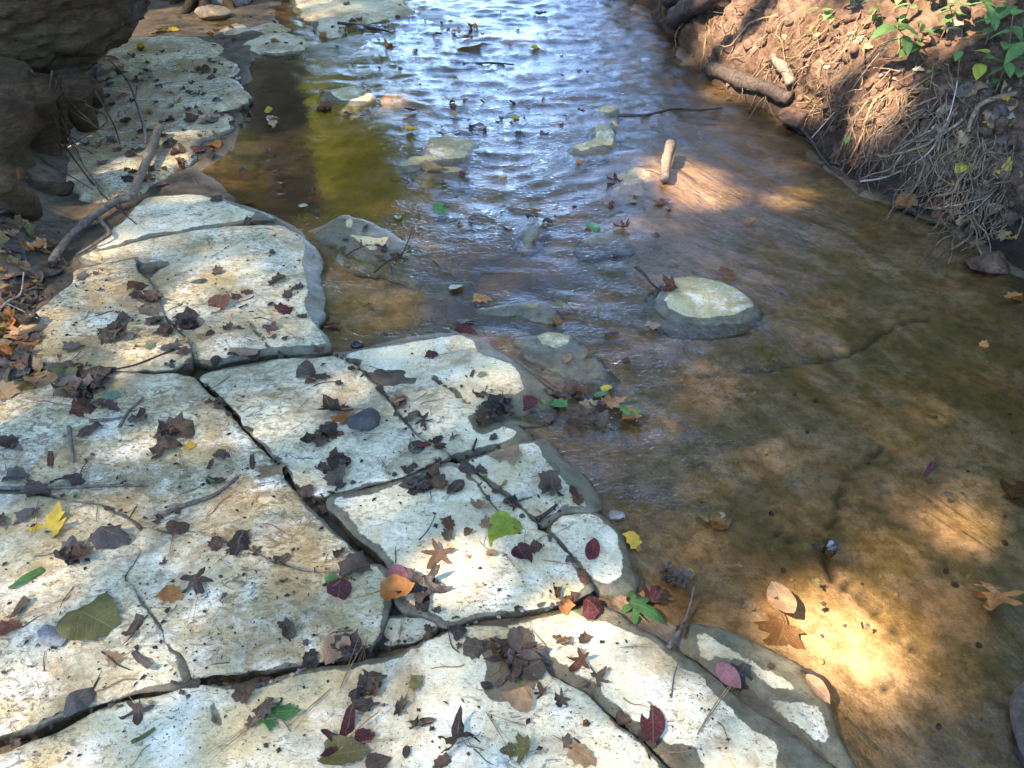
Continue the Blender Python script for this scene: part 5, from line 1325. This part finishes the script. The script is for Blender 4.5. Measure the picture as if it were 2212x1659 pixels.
# ---- far flats and stream
for u, v, w, kd, c, r, cu, lb_ in [
        (415, 262, 44, 'torn', 'red-brown', 20, .6, 'red-brown half of the leaf pair on the far flat'), (445, 267, 36, 'torn', 'tan', 0, .5, 'tan half of the leaf pair on the far flat'), (465, 316, 34, 'heart', 'orange', 340, .4, 'orange leaf at the lower rim of the far flat'), (425, 327, 36, 'torn', 'red-brown', 0, .6, None), (350, 401, 22, 'heart', 'pink', 30, .6, 'tiny pink leaf alone beside the driftwood branch'),
        (580, 240, 26, 'oval', 'yellow', 330, .5, 'yellow leaf in the calm brown puddle'), (590, 258, 32, 'torn', 'tan', 10, .5, None), (590, 268, 34, 'torn', 'tan', 10, .4, None), (702, 234, 44, 'torn', 'red-brown', 10, .4, 'red-brown leaf floating right of the brown puddle'), (838, 99, 32, 'torn', 'orange', 0, .7, 'orange curled leaf floating near the top, left of centre'),
        (845, 62, 22, 'torn', 'orange', 90, .8, None), (987, 70, 34, 'torn', 'tan', 90, .8, None), (1010, 83, 26, 'torn', 'orange', 30, .8, None), (1022, 60, 22, 'torn', 'orange', 30, .8, None), (945, 78, 24, 'torn', 'brown', 40, .8, None), (655, 446, 30, 'oval', 'pale', 5, .2, 'pale oval leaf in the brown shallows'), (268, 210, 26, 'torn', 'orange', 0, .7, None), (345, 70, 26, 'heart', 'yellow', 0, .4, None), (375, 66, 24, 'torn', 'yellow', 0, .4, None), (305, 108, 24, 'heart', 'yellow', 0, .4, None),
        (455, 73, 24, 'torn', 'orange', 0, .6, None), (485, 80, 22, 'torn', 'orange', 0, .6, None), (240, 128, 30, 'torn', 'orange', 0, .6, 'orange leaf beside the earthy tree base, upper of two'), (252, 148, 30, 'torn', 'orange', 0, .6, 'orange leaf beside the earthy tree base, lower of two'), (225, 160, 26, 'heart', 'tan', 0, .4, None), (595, 92, 20, 'torn', 'orange', 0, .6, None), (700, 77, 26, 'torn', 'orange', 90, .6, None),
        (950, 453, 48, 'oval', 'green', 350, .2, 'dull green oval leaf lying flat on dark water'), (1155, 447, 26, 'heart', 'green', 60, .3, 'fresh green leaf in the ripples at centre'), (1282, 492, 42, 'heart', 'green', 0, .3, 'dark green leaf on the wet stone, stream centre right'), (1340, 492, 36, 'star', 'red-brown', 0, .8, None), (1016, 476, 22, 'strip', 'red-brown', 90, .6, None), (1096, 492, 32, 'oval', 'tan', 0, .3, None), (985, 621, 32, 'heart', 'pale green', 0, .2, 'pale green leaf on the long wet stone'), (860, 470, 30, 'oval', 'green', 330, .2, None),
        (1040, 646, 44, 'torn', 'orange', 0, .5, 'orange leaf on the humped grey stone'), (800, 662, 30, 'torn', 'red-brown', 0, .4, None), (1440, 624, 48, 'maple', 'red-brown', 0, .6, 'ragged red-brown leaf on the large oval stone'), (1570, 592, 44, 'torn', 'red-brown', 350, .3, 'rust-coloured leaf behind the large oval stone'), (1430, 630, 0.1, 'torn', 'dark', 0, .3, None), (1620, 479, 32, 'torn', 'orange', 10, .5, 'orange leaf alone in the right-hand ripples'),
        (2190, 646, 40, 'torn', 'orange', 0, .4, 'bright orange leaf at the right edge by the wet clod'), (2140, 590, 40, 'torn', 'red-brown', 0, .4, None), (1325, 396, 38, 'star', 'red', 20, .5, 'red star leaf beside the sunlit submerged stone'), (1428, 436, 44, 'torn', 'red-brown', 200, .4, 'rust leaf below the ringed stick'), (1362, 436, 26, 'heart', 'tan', 10, .3, 'round tan leaf left of the ringed stick'), (1252, 354, 26, 'torn', 'orange', 0, .6, None), (1110, 258, 22, 'heart', 'yellow', 0, .5, None), (1083, 257, 16, 'torn', 'dark', 0, .5, None), (1085, 383, 22, 'heart', 'pale', 0, .4, None), (1325, 268, 30, 'strip', 'yellow', 30, .3, None), (1280, 230, 24, 'heart', 'yellow-green', 0, .3, None),
        (940, 370, 86, 'strip', 'tan', 350, .5, 'long curled brown leaf lying across the mid-stream stones'), (1002, 381, 32, 'torn', 'red-brown', 0, .8, None), (888, 283, 32, 'heart', 'yellow', 10, .4, None), (1155, 106, 22, 'heart', 'yellow', 0, .5, None), (1010, 102, 60, 'heart', 'pale', 10, .2, 'pale submerged-looking leaf flat in the water near the top'), (1170, 30, 34, 'torn', 'brown', 0, .4, None), (980, 232, 20, 'torn', 'red-brown', 0, .7, None), (1038, 275, 34, 'heart', 'brown', 0, .3, None), (890, 240, 34, 'torn', 'brown', 0, .4, None),
        (1410, 708, 40, 'maple', 'tan', 30, .3, 'tan leaf drifting below the large oval stone'), (1205, 700, 42, 'oval', 'orange', 350, .4, 'orange oval leaf between the two grey stones'), (1320, 720, 40, 'torn', 'maroon', 10, .4, None), (1225, 775, 34, 'oval', 'tan', 300, .2, None), (1270, 770, 34, 'oval', 'brown', 340, .2, None), (1278, 762, 20, 'torn', 'orange', 330, .5, None), (1355, 785, 30, 'torn', 'red-brown', 0, .6, None), (1010, 690, 40, 'oval', 'brown', 0, .3, None), (1005, 715, 54, 'torn', 'maroon', 0, .3, None), (715, 705, 50, 'torn', 'maroon', 0, .3, None), (1205, 660, 24, 'heart', 'olive', 0, .3, None),
        (1690, 640, 20, 'torn', 'red-brown', 0, .4, None), (2125, 748, 26, 'torn', 'orange', 0, .4, None), (1960, 432, 44, 'torn', 'orange', 0, .4, 'fiery orange leaf in the wet leaves at the bank foot'), (1860, 348, 50, 'torn', 'red-brown', 0, .2, 'rust-red leaf at the bank foot behind the pale curved branch'), (1835, 305, 24, 'heart', 'green', 0, .4, None)]:
    if w > 1:
        leaf(u, v, w, kd, c, r, cu, lb_)

# ---- loose scatter, region by region
def inpoly(poly, n):
    poly = np.array(poly, float)
    lo, hi = poly.min(0), poly.max(0)
    out = []
    while len(out) < n:
        q = lo + (hi - lo) * rng.random(2)
        if sdf(q[None], poly)[0] > 0:
            out.append(q)
    return out
def scatter(poly, n, w0, w1, cols, label, group, curl=(.4, 1.0), kinds=('torn', 'torn', 'heart', 'torn', 'maple', 'strip'), name=None):
    for u, v in inpoly(poly, n):
        # keep real leaf sizes: smaller in the picture as they recede
        h = hit(u, v)[0]
        size = w0 + (w1 - w0) * random.random() ** 1.6
        w = size * FD / (h - Vector((0, 0, CAM_H))).length
        leaf(u, v, w, random.choice(kinds), random.choice(cols), None, random.uniform(*curl), label, .4 if random.random() < .12 and n < 80 else None, group=group, name=name)
BRN = ['dark', 'dark', 'brown', 'black', 'grey', 'red-brown']
scatter([(215, 200), (300, 60), (540, 50), (520, 150), (540, 260), (480, 340), (300, 400), (200, 390), (180, 300)], 120, .03, .085, BRN + ['dark', 'dark', 'tan'], 'in the litter on the far left flats', 'leaf litter on the far left flats')
scatter([(380, 40), (640, 0), (900, 0), (860, 60), (600, 110), (460, 100)], 34, .03, .075, BRN + ['orange'], 'on the pale slabs along the top edge', 'leaf litter on the top slabs')
scatter([(640, 120), (900, 40), (1180, 20), (1280, 160), (1230, 330), (1000, 300), (780, 260), (680, 230)], 62, .025, .06, ['black', 'black', 'dark', 'brown', 'tan', 'orange', 'dark'], 'in the bright upper ripples', 'leaves caught in the upper ripples', (.6, 1.1))
scatter([(440, 380), (560, 300), (640, 380), (700, 430), (900, 560), (760, 570), (640, 470), (520, 440)], 34, .025, .06, ['black', 'dark', 'brown'], 'sodden between puddle and upper slab', 'sodden leaves beside the puddle', (.3, .8))
scatter([(900, 420), (1250, 380), (1500, 460), (1350, 580), (1150, 560), (1000, 520)], 22, .02, .05, ['black', 'dark', 'brown', 'tan'], 'drifting in the middle ripples', 'leaves drifting mid-stream', (.3, .9))
scatter([(-10, 430), (60, 470), (150, 560), (60, 660), (90, 790), (240, 800), (200, 850), (60, 840), (-10, 860)], 130, .06, .12, ['grey', 'brown', 'tan', 'tan', 'dark', 'grey', 'orange', 'olive'], 'in the left edge leaf heap', 'dead leaf heap along the left edge', (.3, .9), name='dead_leaf')
scatter([(1930, 230), (2100, 200), (2212, 180), (2212, 520), (2100, 500), (2010, 400)], 95, .045, .085, ['tan', 'tan', 'brown', 'grey', 'pale', 'grey', 'brown', 'yellow'], 'on the right bank slope', 'leaf litter on the right bank', (.2, .7), name='dry_leaf')
scatter([(1480, 0), (2212, 0), (2212, 200), (1900, 200), (1700, 120)], 60, .04, .085, ['tan', 'brown', 'grey', 'dark', 'pale'], 'high on the right bank', 'leaf litter on the upper bank', (.2, .7), name='dry_leaf')
scatter([(1720, 260), (1800, 300), (1900, 370), (2060, 440), (2200, 560), (2100, 540), (1900, 440), (1780, 350)], 44, .035, .07, ['black', 'dark', 'brown', 'red-brown', 'tan'], 'in the wet debris below the bank', 'wet leaves at the bank foot', (.2, .7))
scatter([(1460, 100), (1540, 100), (1640, 250), (1560, 210)], 12, .035, .06, ['black', 'dark', 'brown', 'orange'], 'beside the wet bank log', 'wet leaves beside the log', (.2, .7))
scatter([(0, 860), (420, 820), (690, 1090), (800, 1380), (420, 1460), (0, 1560)], 26, .008, .03, ['dark', 'black', 'brown', 'grey'], 'scrap on the left slabs', 'leaf scraps on the left slabs', (.4, 1.0), name='leaf_scrap')
scatter([(450, 800), (1000, 740), (1150, 950), (1330, 1180), (1280, 1270), (860, 1280), (700, 1100)], 20, .008, .028, ['dark', 'black', 'brown', 'tan'], 'scrap on the central slabs', 'leaf scraps on the central slabs', (.4, 1.0), name='leaf_scrap')
scatter([(60, 1640), (500, 1500), (1050, 1370), (1350, 1340), (1680, 1640)], 16, .008, .028, ['dark', 'black', 'brown', 'red-brown'], 'scrap on the nearest slabs', 'leaf scraps on the nearest slabs', (.4, 1.0), name='leaf_scrap')
scatter([(180, 560), (640, 490), (690, 730), (420, 770), (120, 780)], 30, .010, .035, ['dark', 'black', 'brown', 'grey'], 'scrap on the upper slabs', 'leaf scraps on the upper slabs', (.4, 1.0), name='leaf_scrap')
scatter([(1400, 900), (2200, 800), (2200, 1400), (1900, 1600), (1500, 1350)], 20, .010, .026, ['black', 'dark', 'olive'], 'speck under clear water at right', 'specks on the creek bed', (.1, .4))

def along(line, n, w0, w1, cols, label, group):
    line = np.array(line, float)
    for _ in range(n):
        i_ = random.randrange(len(line) - 1); f_ = random.random()
        u, v = line[i_] + (line[i_ + 1] - line[i_]) * f_
        u += random.gauss(0, 7); v += random.gauss(0, 5)
        h = hit(u, v)[0]
        w = (w0 + (w1 - w0) * random.random() ** 1.5) * FD / (h - Vector((0, 0, CAM_H))).length
        leaf(u, v, w, random.choice(['torn', 'torn', 'strip', 'heart']), random.choice(cols), None, random.uniform(.5, 1.0), label, group=group, name='leaf_scrap')
DK = ['dark', 'dark', 'black', 'brown', 'grey']
along([(428, 820), (520, 925), (600, 1005), (690, 1100), (820, 1225)], 22, .012, .05, DK, 'lodged along the diagonal crack', 'leaf scraps along the diagonal crack')
along(C7, 20, .012, .045, DK, 'lodged along the central crack', 'leaf scraps along the central crack')
along([(690, 1065), (790, 1045), (890, 1015), (1000, 985), (1100, 955)], 18, .012, .045, DK, 'lodged along the cross crack', 'leaf scraps along the cross crack')
along([(20, 1600), (300, 1500), (560, 1462), (800, 1400), (1000, 1340), (1280, 1285)], 30, .012, .05, DK + ['tan'], 'lodged along the long crack', 'leaf scraps along the long crack')
along([(1000, 1000), (1060, 1070), (1170, 1140), (1270, 1250)], 14, .012, .04, DK, 'lodged along the joined cracks', 'leaf scraps along the joined cracks')
along([(1110, 1380), (1200, 1440), (1330, 1550), (1430, 1610)], 12, .012, .045, DK, 'lodged along the lower crack', 'leaf scraps along the lower crack')
along([(130, 1065), (269, 1108), (410, 1143), (551, 1185), (655, 1226)], 16, .012, .045, DK, 'lodged along the forked fissure', 'leaf scraps along the forked fissure')
along([(120, 790), (250, 800), (410, 790), (540, 770), (700, 755)], 18, .012, .05, DK, 'lodged below the upper slabs', 'leaf scraps below the upper slabs')

for u0, v0, sp, n in [(370, 945, 34, 6), (245, 725, 40, 6), (405, 700, 34, 5), (715, 945, 32, 6), (732, 1012, 30, 6), (930, 1050, 42, 7), (1095, 1425, 60, 8), (795, 1495, 40, 6), (160, 1190, 46, 6), (930, 1285, 46, 6), (1060, 890, 36, 6), (1210, 1060, 34, 5), (200, 850, 60, 12), (330, 650, 30, 5), (1460, 1255, 30, 5)]:
    for _ in range(n):
        leaf(u0 + random.gauss(0, sp * .5), v0 + random.gauss(0, sp * .32), random.uniform(20, 46), random.choice(['torn', 'torn', 'heart', 'strip']), random.choice(['dark', 'dark', 'black', 'brown', 'grey']), None, random.uniform(.7, 1.1), 'matted in a clump', group='matted leaf clumps on the slabs', lift=random.uniform(0, .006), name='curled_leaf')
# every placed leaf gets a label of its own
byl = {}
for L in LEAVES:
    o, u, v, phrase, place, label, group = L
    if label and group:
        byl.setdefault((phrase, label + (' ' + place if label.startswith('matted') else ''), group), []).append(L)
    elif label:
        tag(o, label, 'leaf', 'fallen leaves on the slabs and stream')
    else:
        byl.setdefault((phrase, place, 'fallen leaves on the slabs and stream'), []).append(L)
for (phrase, place, grp), ls in byl.items():
    ls.sort(key=lambda L: L[1])
    for k, L in enumerate(ls):
        tail = '' if len(ls) == 1 else f", {ORD[min(k, 24)]} from left"
        tag(L[0], f"{phrase} {place}{tail}", 'leaf', grp)

# ================================================================ pine needles
needle_mesh = []
for k in range(6):
    V, F = [], []
    parts = []
    for j in range(random.choice([2, 3])):
        a = (j - 1) * .05 + random.uniform(-.03, .03)
        c_ = random.uniform(-.12, .12)
        pts_ = [(t * math.sin(a) + c_ * t * t, t, .02 + .03 * math.sin(t * 3)) for t in np.linspace(0, 1, 7)]
        parts.append(tube_geo(np.array(pts_) * .13, np.linspace(.0009, .0005, 7), 4))
    v_, f_ = join(parts)
    me = bpy.data.meshes.new('pine_needles')
    me.from_pydata(v_.tolist(), [], f_)
    me.materials.append(M['needle'])
    needle_mesh.append(me)
def needles(u, v, rot=None, label=None, sc=1.0):
    p_, n_ = hit(u, v)
    z = max(p_.z, .001)
    o = bpy.data.objects.new('pine_needles', random.choice(needle_mesh))
    link(o)
    rot = random.uniform(0, 360) if rot is None else rot
    A = Vector((0, 0, 1)).rotation_difference(n_.lerp(Vector((0, 0, 1)), .5)).to_matrix().to_4x4()
    o.matrix_world = Matrix.Translation((p_.x, p_.y, z + .002)) @ A @ Matrix.Rotation(math.radians(rot - 90), 4, 'Z') @ Matrix.Scale(sc, 4)
    tag(o, label, 'pine needles', 'pine needle bundles')
    return o
needles(1505, 1590, 50, 'long pine needle bundle slanting over the wet right slab', 1.3)
needles(735, 1490, 75, 'upright-looking pine needle beside the dark leaf group, nearest slab', .9)
needles(862, 1385, 85, 'single long pine stem standing below the folded orange leaf', .8)
needles(1110, 1420, 15, 'pine needles lying across the wet leaf pile', 1.0)
for reg, lab, n in [([(420, 560), (700, 540), (690, 740), (430, 760)], 'fine pine needle bundle strewn on the upper slab', 16), ([(450, 800), (1000, 760), (1050, 980), (700, 1050)], 'fine pine needle bundle strewn on the central slabs', 14), ([(0, 880), (600, 1020), (760, 1240), (800, 1380), (0, 1450)], 'fine pine needle bundle strewn on the left slabs', 16), ([(700, 1080), (1250, 1080), (1250, 1260), (850, 1300)], 'fine pine needle bundle strewn on the sun-dappled slab', 7), ([(500, 1560), (1000, 1380), (1400, 1400), (1500, 1600), (700, 1640)], 'fine pine needle bundle strewn on the nearest slabs', 9), ([(180, 200), (520, 120), (480, 400), (180, 560)], 'fine pine needle bundle strewn on the far flats', 16)]:
    for n_, (u, v) in enumerate(sorted(inpoly(reg, n), key=lambda q: q[0])):
        needles(u, v, None, lab + f', {ORD[n_]} from left', random.uniform(.5, 1.0))

# ================================================================ green plants on the right bank
def sprig_leaf(parent, base, head, droop, L, col):
    uv, F = flat_leaf('oval' if random.random() < .7 else 'heart')
    x, y = uv[:, 0] * .85, uv[:, 1]
    V = np.stack([x, y, -.25 * y * y + .25 * np.abs(x)], 1) * L
    me = bpy.data.meshes.new('leaf')
    me.from_pydata(V.tolist(), [], F)
    me.polygons.foreach_set('use_smooth', [True] * len(F))
    ul = me.uv_layers.new(name='UVMap')
    li = np.zeros(len(me.loops), int); me.loops.foreach_get('vertex_index', li)
    ul.data.foreach_set('uv', uv[li].ravel())
    me.materials.append(M['leaf_live'])
    o = bpy.data.objects.new('leaf', me)
    link(o, parent)
    o.matrix_local = Matrix.Translation(base) @ Matrix.Rotation(head, 4, 'Z') @ Matrix.Rotation(droop, 4, 'X')
    o.color = (*col, 1)
def plant(u, v, n, L, label, yellow=False):
    p_, n_ = hit(u, v)
    L *= .95
    e = tag(empty('seedling_plant', p_), label, 'plant', 'green plants on the right bank')
    d = (n_ * .8 + Vector((0, 0, .5))).normalized() * L * 2.0
    side = Vector((random.gauss(0, .4), random.gauss(0, .4), .1)) * L
    pts_ = spline([(0, 0, -.01), tuple(d * .5 + side * .5), tuple(d + side)], 10)
    mesh('stem', *tube_geo(pts_, np.linspace(.003, .0015, 10), 5), M['root'], e)
    for k in range(n):
        t_ = .35 + .65 * k / max(1, n - 1)
        b_ = Vector(pts_[min(9, int(t_ * 9))])
        col = (.40, .42, .06) if yellow and k % 2 else tuple(np.array([.11, .23, .07]) * random.uniform(.7, 1.5))
        sprig_leaf(e, b_, k * 2.4 + random.uniform(-.3, .3), random.uniform(-.5, .35), L * random.uniform(.7, 1.25), col)
for u, v, n, L, lab, y in [
        (2000, 125, 8, .11, 'green seedling with two broad leaf pairs in front of dark soil, bank centre', False), (2030, 85, 6, .10, 'long-leaved green plant spreading above the bank centre', False), (1975, 130, 6, .08, 'small bright green plant left of the broad-leaved seedling', False),
        (2160, 50, 7, .08, 'green three-leaf plant high on the bank near the right edge', False), (2200, 40, 5, .09, 'green leaves cut by the right edge high on the bank', False), (2175, 140, 6, .10, 'green plant with an upright leaf near the right edge', False), (2200, 195, 7, .11, 'large-leaved green plant at the right edge, midway down', False), (2100, 165, 4, .09, 'drooping yellow-green plant on bare roots', True), (2070, 165, 4, .09, 'green-leaved sprig beside the drooping yellow-green plant', False),
        (1850, 15, 6, .07, 'small green plant at the top edge, left of the sunlit soil', False), (1910, 45, 4, .06, 'round-leaved green sprig in sunlit soil', False), (2090, 8, 6, .10, 'green plant at the top edge above the bank', False), (1950, 55, 4, .08, 'low green leaves below the sunlit soil', False), (2010, 10, 5, .09, 'bright green leaf tuft at the top edge, right of the sunlit soil', False), (1750, 80, 2, .05, 'single little green-yellow sprout among the hanging roots', True)]:
    plant(u, v, n, L, lab, y)
for u, v, n, L, lab in [(1930, 15, 6, .08, 'leafy green sprout above the sunlit soil at the top edge'), (2130, 95, 6, .09, 'green plant midway between the top edge and the drooping sprig'), (2060, 45, 5, .08, 'narrow green plant above the long-leaved one'), (2205, 110, 6, .09, 'green leaves at the right edge above the upright leaf'), (2185, 10, 7, .10, 'broad green plant in the upper right corner'), (1820, 40, 4, .06, 'tiny green sprout left of the sunlit soil'), (2150, 200, 5, .08, 'green sprig just left of the large-leaved plant'), (2010, 195, 3, .07, 'small pale sprig below the broad-leaved seedling')]:
    plant(u, v, n, L, lab, False)

# ================================================================ short broken twigs, bed pebbles and clods
twm = []
for k in range(7):
    L_ = 1.0
    pp = [(0, 0, 0), (.3 + random.gauss(0, .02), random.gauss(0, .05), .01), (.65, random.gauss(0, .07), .015), (1, random.gauss(0, .1), .0)]
    parts = [tube_geo(spline(pp, 8), np.linspace(.022, .012, 8), 5, .2, k)]
    if k % 2:
        parts.append(tube_geo(spline([(.5, 0, .01), (.62, .10 * (-1) ** k, .02), (.72, .2 * (-1) ** k, .01)], 5), np.linspace(.013, .007, 5), 4))
    v_, f_ = join(parts)
    me = bpy.data.meshes.new('twig_piece')
    me.from_pydata(v_.tolist(), [], f_)
    me.materials.append(M[['wood_dark', 'wood', 'needle'][k % 3]])
    twm.append((me, ['dark', 'grey', 'rusty'][k % 3]))
pieces = {}
for reg, lab, n in [([(0, 860), (420, 820), (690, 1090), (800, 1380), (0, 1520)], 'left slabs', 26), ([(450, 800), (1000, 740), (1330, 1180), (860, 1280)], 'central slabs', 20), ([(60, 1640), (500, 1500), (1350, 1340), (1680, 1640)], 'nearest slabs', 16), ([(180, 560), (640, 490), (690, 730), (120, 780)], 'upper slabs', 20), ([(200, 100), (520, 80), (480, 330), (200, 400)], 'far flats', 26)]:
    for u, v in inpoly(reg, n):
        p_, n_ = hit(u, v)
        me, cw = random.choice(twm)
        o = bpy.data.objects.new('twig_piece', me); link(o)
        o.location = p_ + Vector((0, 0, .0015)); o.rotation_euler = (0, 0, random.uniform(0, 6.28))
        o.scale = (random.uniform(.03, .09),) * 3
        pieces.setdefault((cw, lab), []).append((u, o))
for (cw, lab), ls in pieces.items():
    for k, (u, o) in enumerate(sorted(ls, key=lambda q: q[0])):
        tag(o, f'short {cw} broken twig on the {lab}, {ORD[min(k, 24)]} from left', 'twig', 'broken twig pieces on the stone')
cm = []
for k in range(6):
    bm = bmesh.new(); bmesh.ops.create_icosphere(bm, subdivisions=2, radius=1)
    co = np.array([q.co[:] for q in bm.verts]); fs = [tuple(q.index for q in f.verts) for f in bm.faces]; bm.free()
    co *= (1 + .45 * fbm(co * 1.3 + k * 5, 3, 700 + k))[:, None]
    co *= np.array([1, random.uniform(.6, .9), random.uniform(.5, .8)])
    me = bpy.data.meshes.new('clod'); me.from_pydata(co.tolist(), [], fs)
    cm.append((co, fs))
def small(name, mat, size, u, v, parent=None):
    p_, n_ = hit(u, v)
    co, fs = random.choice(cm)
    key = (name, mat, id(co))
    if key not in SM:
        me = bpy.data.meshes.new(name); me.from_pydata(co.tolist(), [], fs); me.polygons.foreach_set('use_smooth', [True] * len(fs)); me.materials.append(M[mat]); SM[key] = me
    o = bpy.data.objects.new(name, SM[key]); link(o, parent)
    o.location = p_ + n_ * size * .15; o.rotation_euler = (random.uniform(0, 6), random.uniform(-.3, .3), random.uniform(0, 6)); o.scale = (size,) * 3
    return o
SM = {}
for u, v in inpoly([(1500, 20), (2212, 0), (2212, 500), (2050, 440), (1850, 330), (1700, 220)], 150):
    small('clod', 'soil', random.choice([.012, .018, .025, .035]), u, v, bank)
for mat, cw, n in [('peb_dark', 'dark', 22), ('peb_tan', 'tan', 22)]:
    us = sorted([tuple(q) for q in inpoly([(1420, 980), (1700, 760), (2200, 720), (2200, 1600), (1900, 1600), (1600, 1340)], n)])
    for k, (u, v) in enumerate(us):
        tag(small('pebble', mat, random.uniform(.004, .010), u, v), f'tiny {cw} pebble on the bed under clear water at right, {ORD[k]} from left', 'stone', 'tiny pebbles on the creek bed')

# ================================================================ crumbs too small to count
V, F = [], []
for poly, n in [([(0, 860), (420, 820), (1000, 740), (1330, 1180), (1250, 1270), (800, 1420), (0, 1600)], 800), ([(60, 1640), (500, 1500), (1050, 1370), (1350, 1340), (1680, 1640)], 130), ([(180, 560), (640, 490), (690, 730), (420, 770), (120, 780)], 500), ([(180, 120), (540, 80), (500, 330), (300, 420), (180, 420)], 1500), ([(440, 370), (640, 330), (900, 560), (760, 570), (520, 450)], 500), ([(0, 420), (170, 480), (120, 800), (0, 880)], 500)]:
    for u, v in inpoly(poly, n):
        h, nn = hit(u, v)
        if h.z < -.01:
            continue
        s_ = random.uniform(.0012, .0045) * random.choice([1, 1, 1, 2])
        a = random.uniform(0, 6.28)
        ax = np.array([math.cos(a), math.sin(a), random.uniform(-.2, .2)]) * s_
        bx = np.array([-math.sin(a), math.cos(a), random.uniform(-.3, .3)]) * s_ * random.uniform(.2, .8)
        c_ = np.array(h) + np.array([0, 0, .0015])
        o_ = len(V)
        V += [c_ - ax, c_ - bx + [0, 0, .001], c_ + ax, c_ + bx + [0, 0, .002], c_ + np.array([0, 0, s_ * .5])]
        F += [(o_, o_ + 1, o_ + 4), (o_ + 1, o_ + 2, o_ + 4), (o_ + 2, o_ + 3, o_ + 4), (o_ + 3, o_, o_ + 4)]
tag(mesh('leaf_crumbs', V, F, M['litter'], smooth=False), 'dark crumbs of leaf and bark strewn over the slabs', kind='stuff')
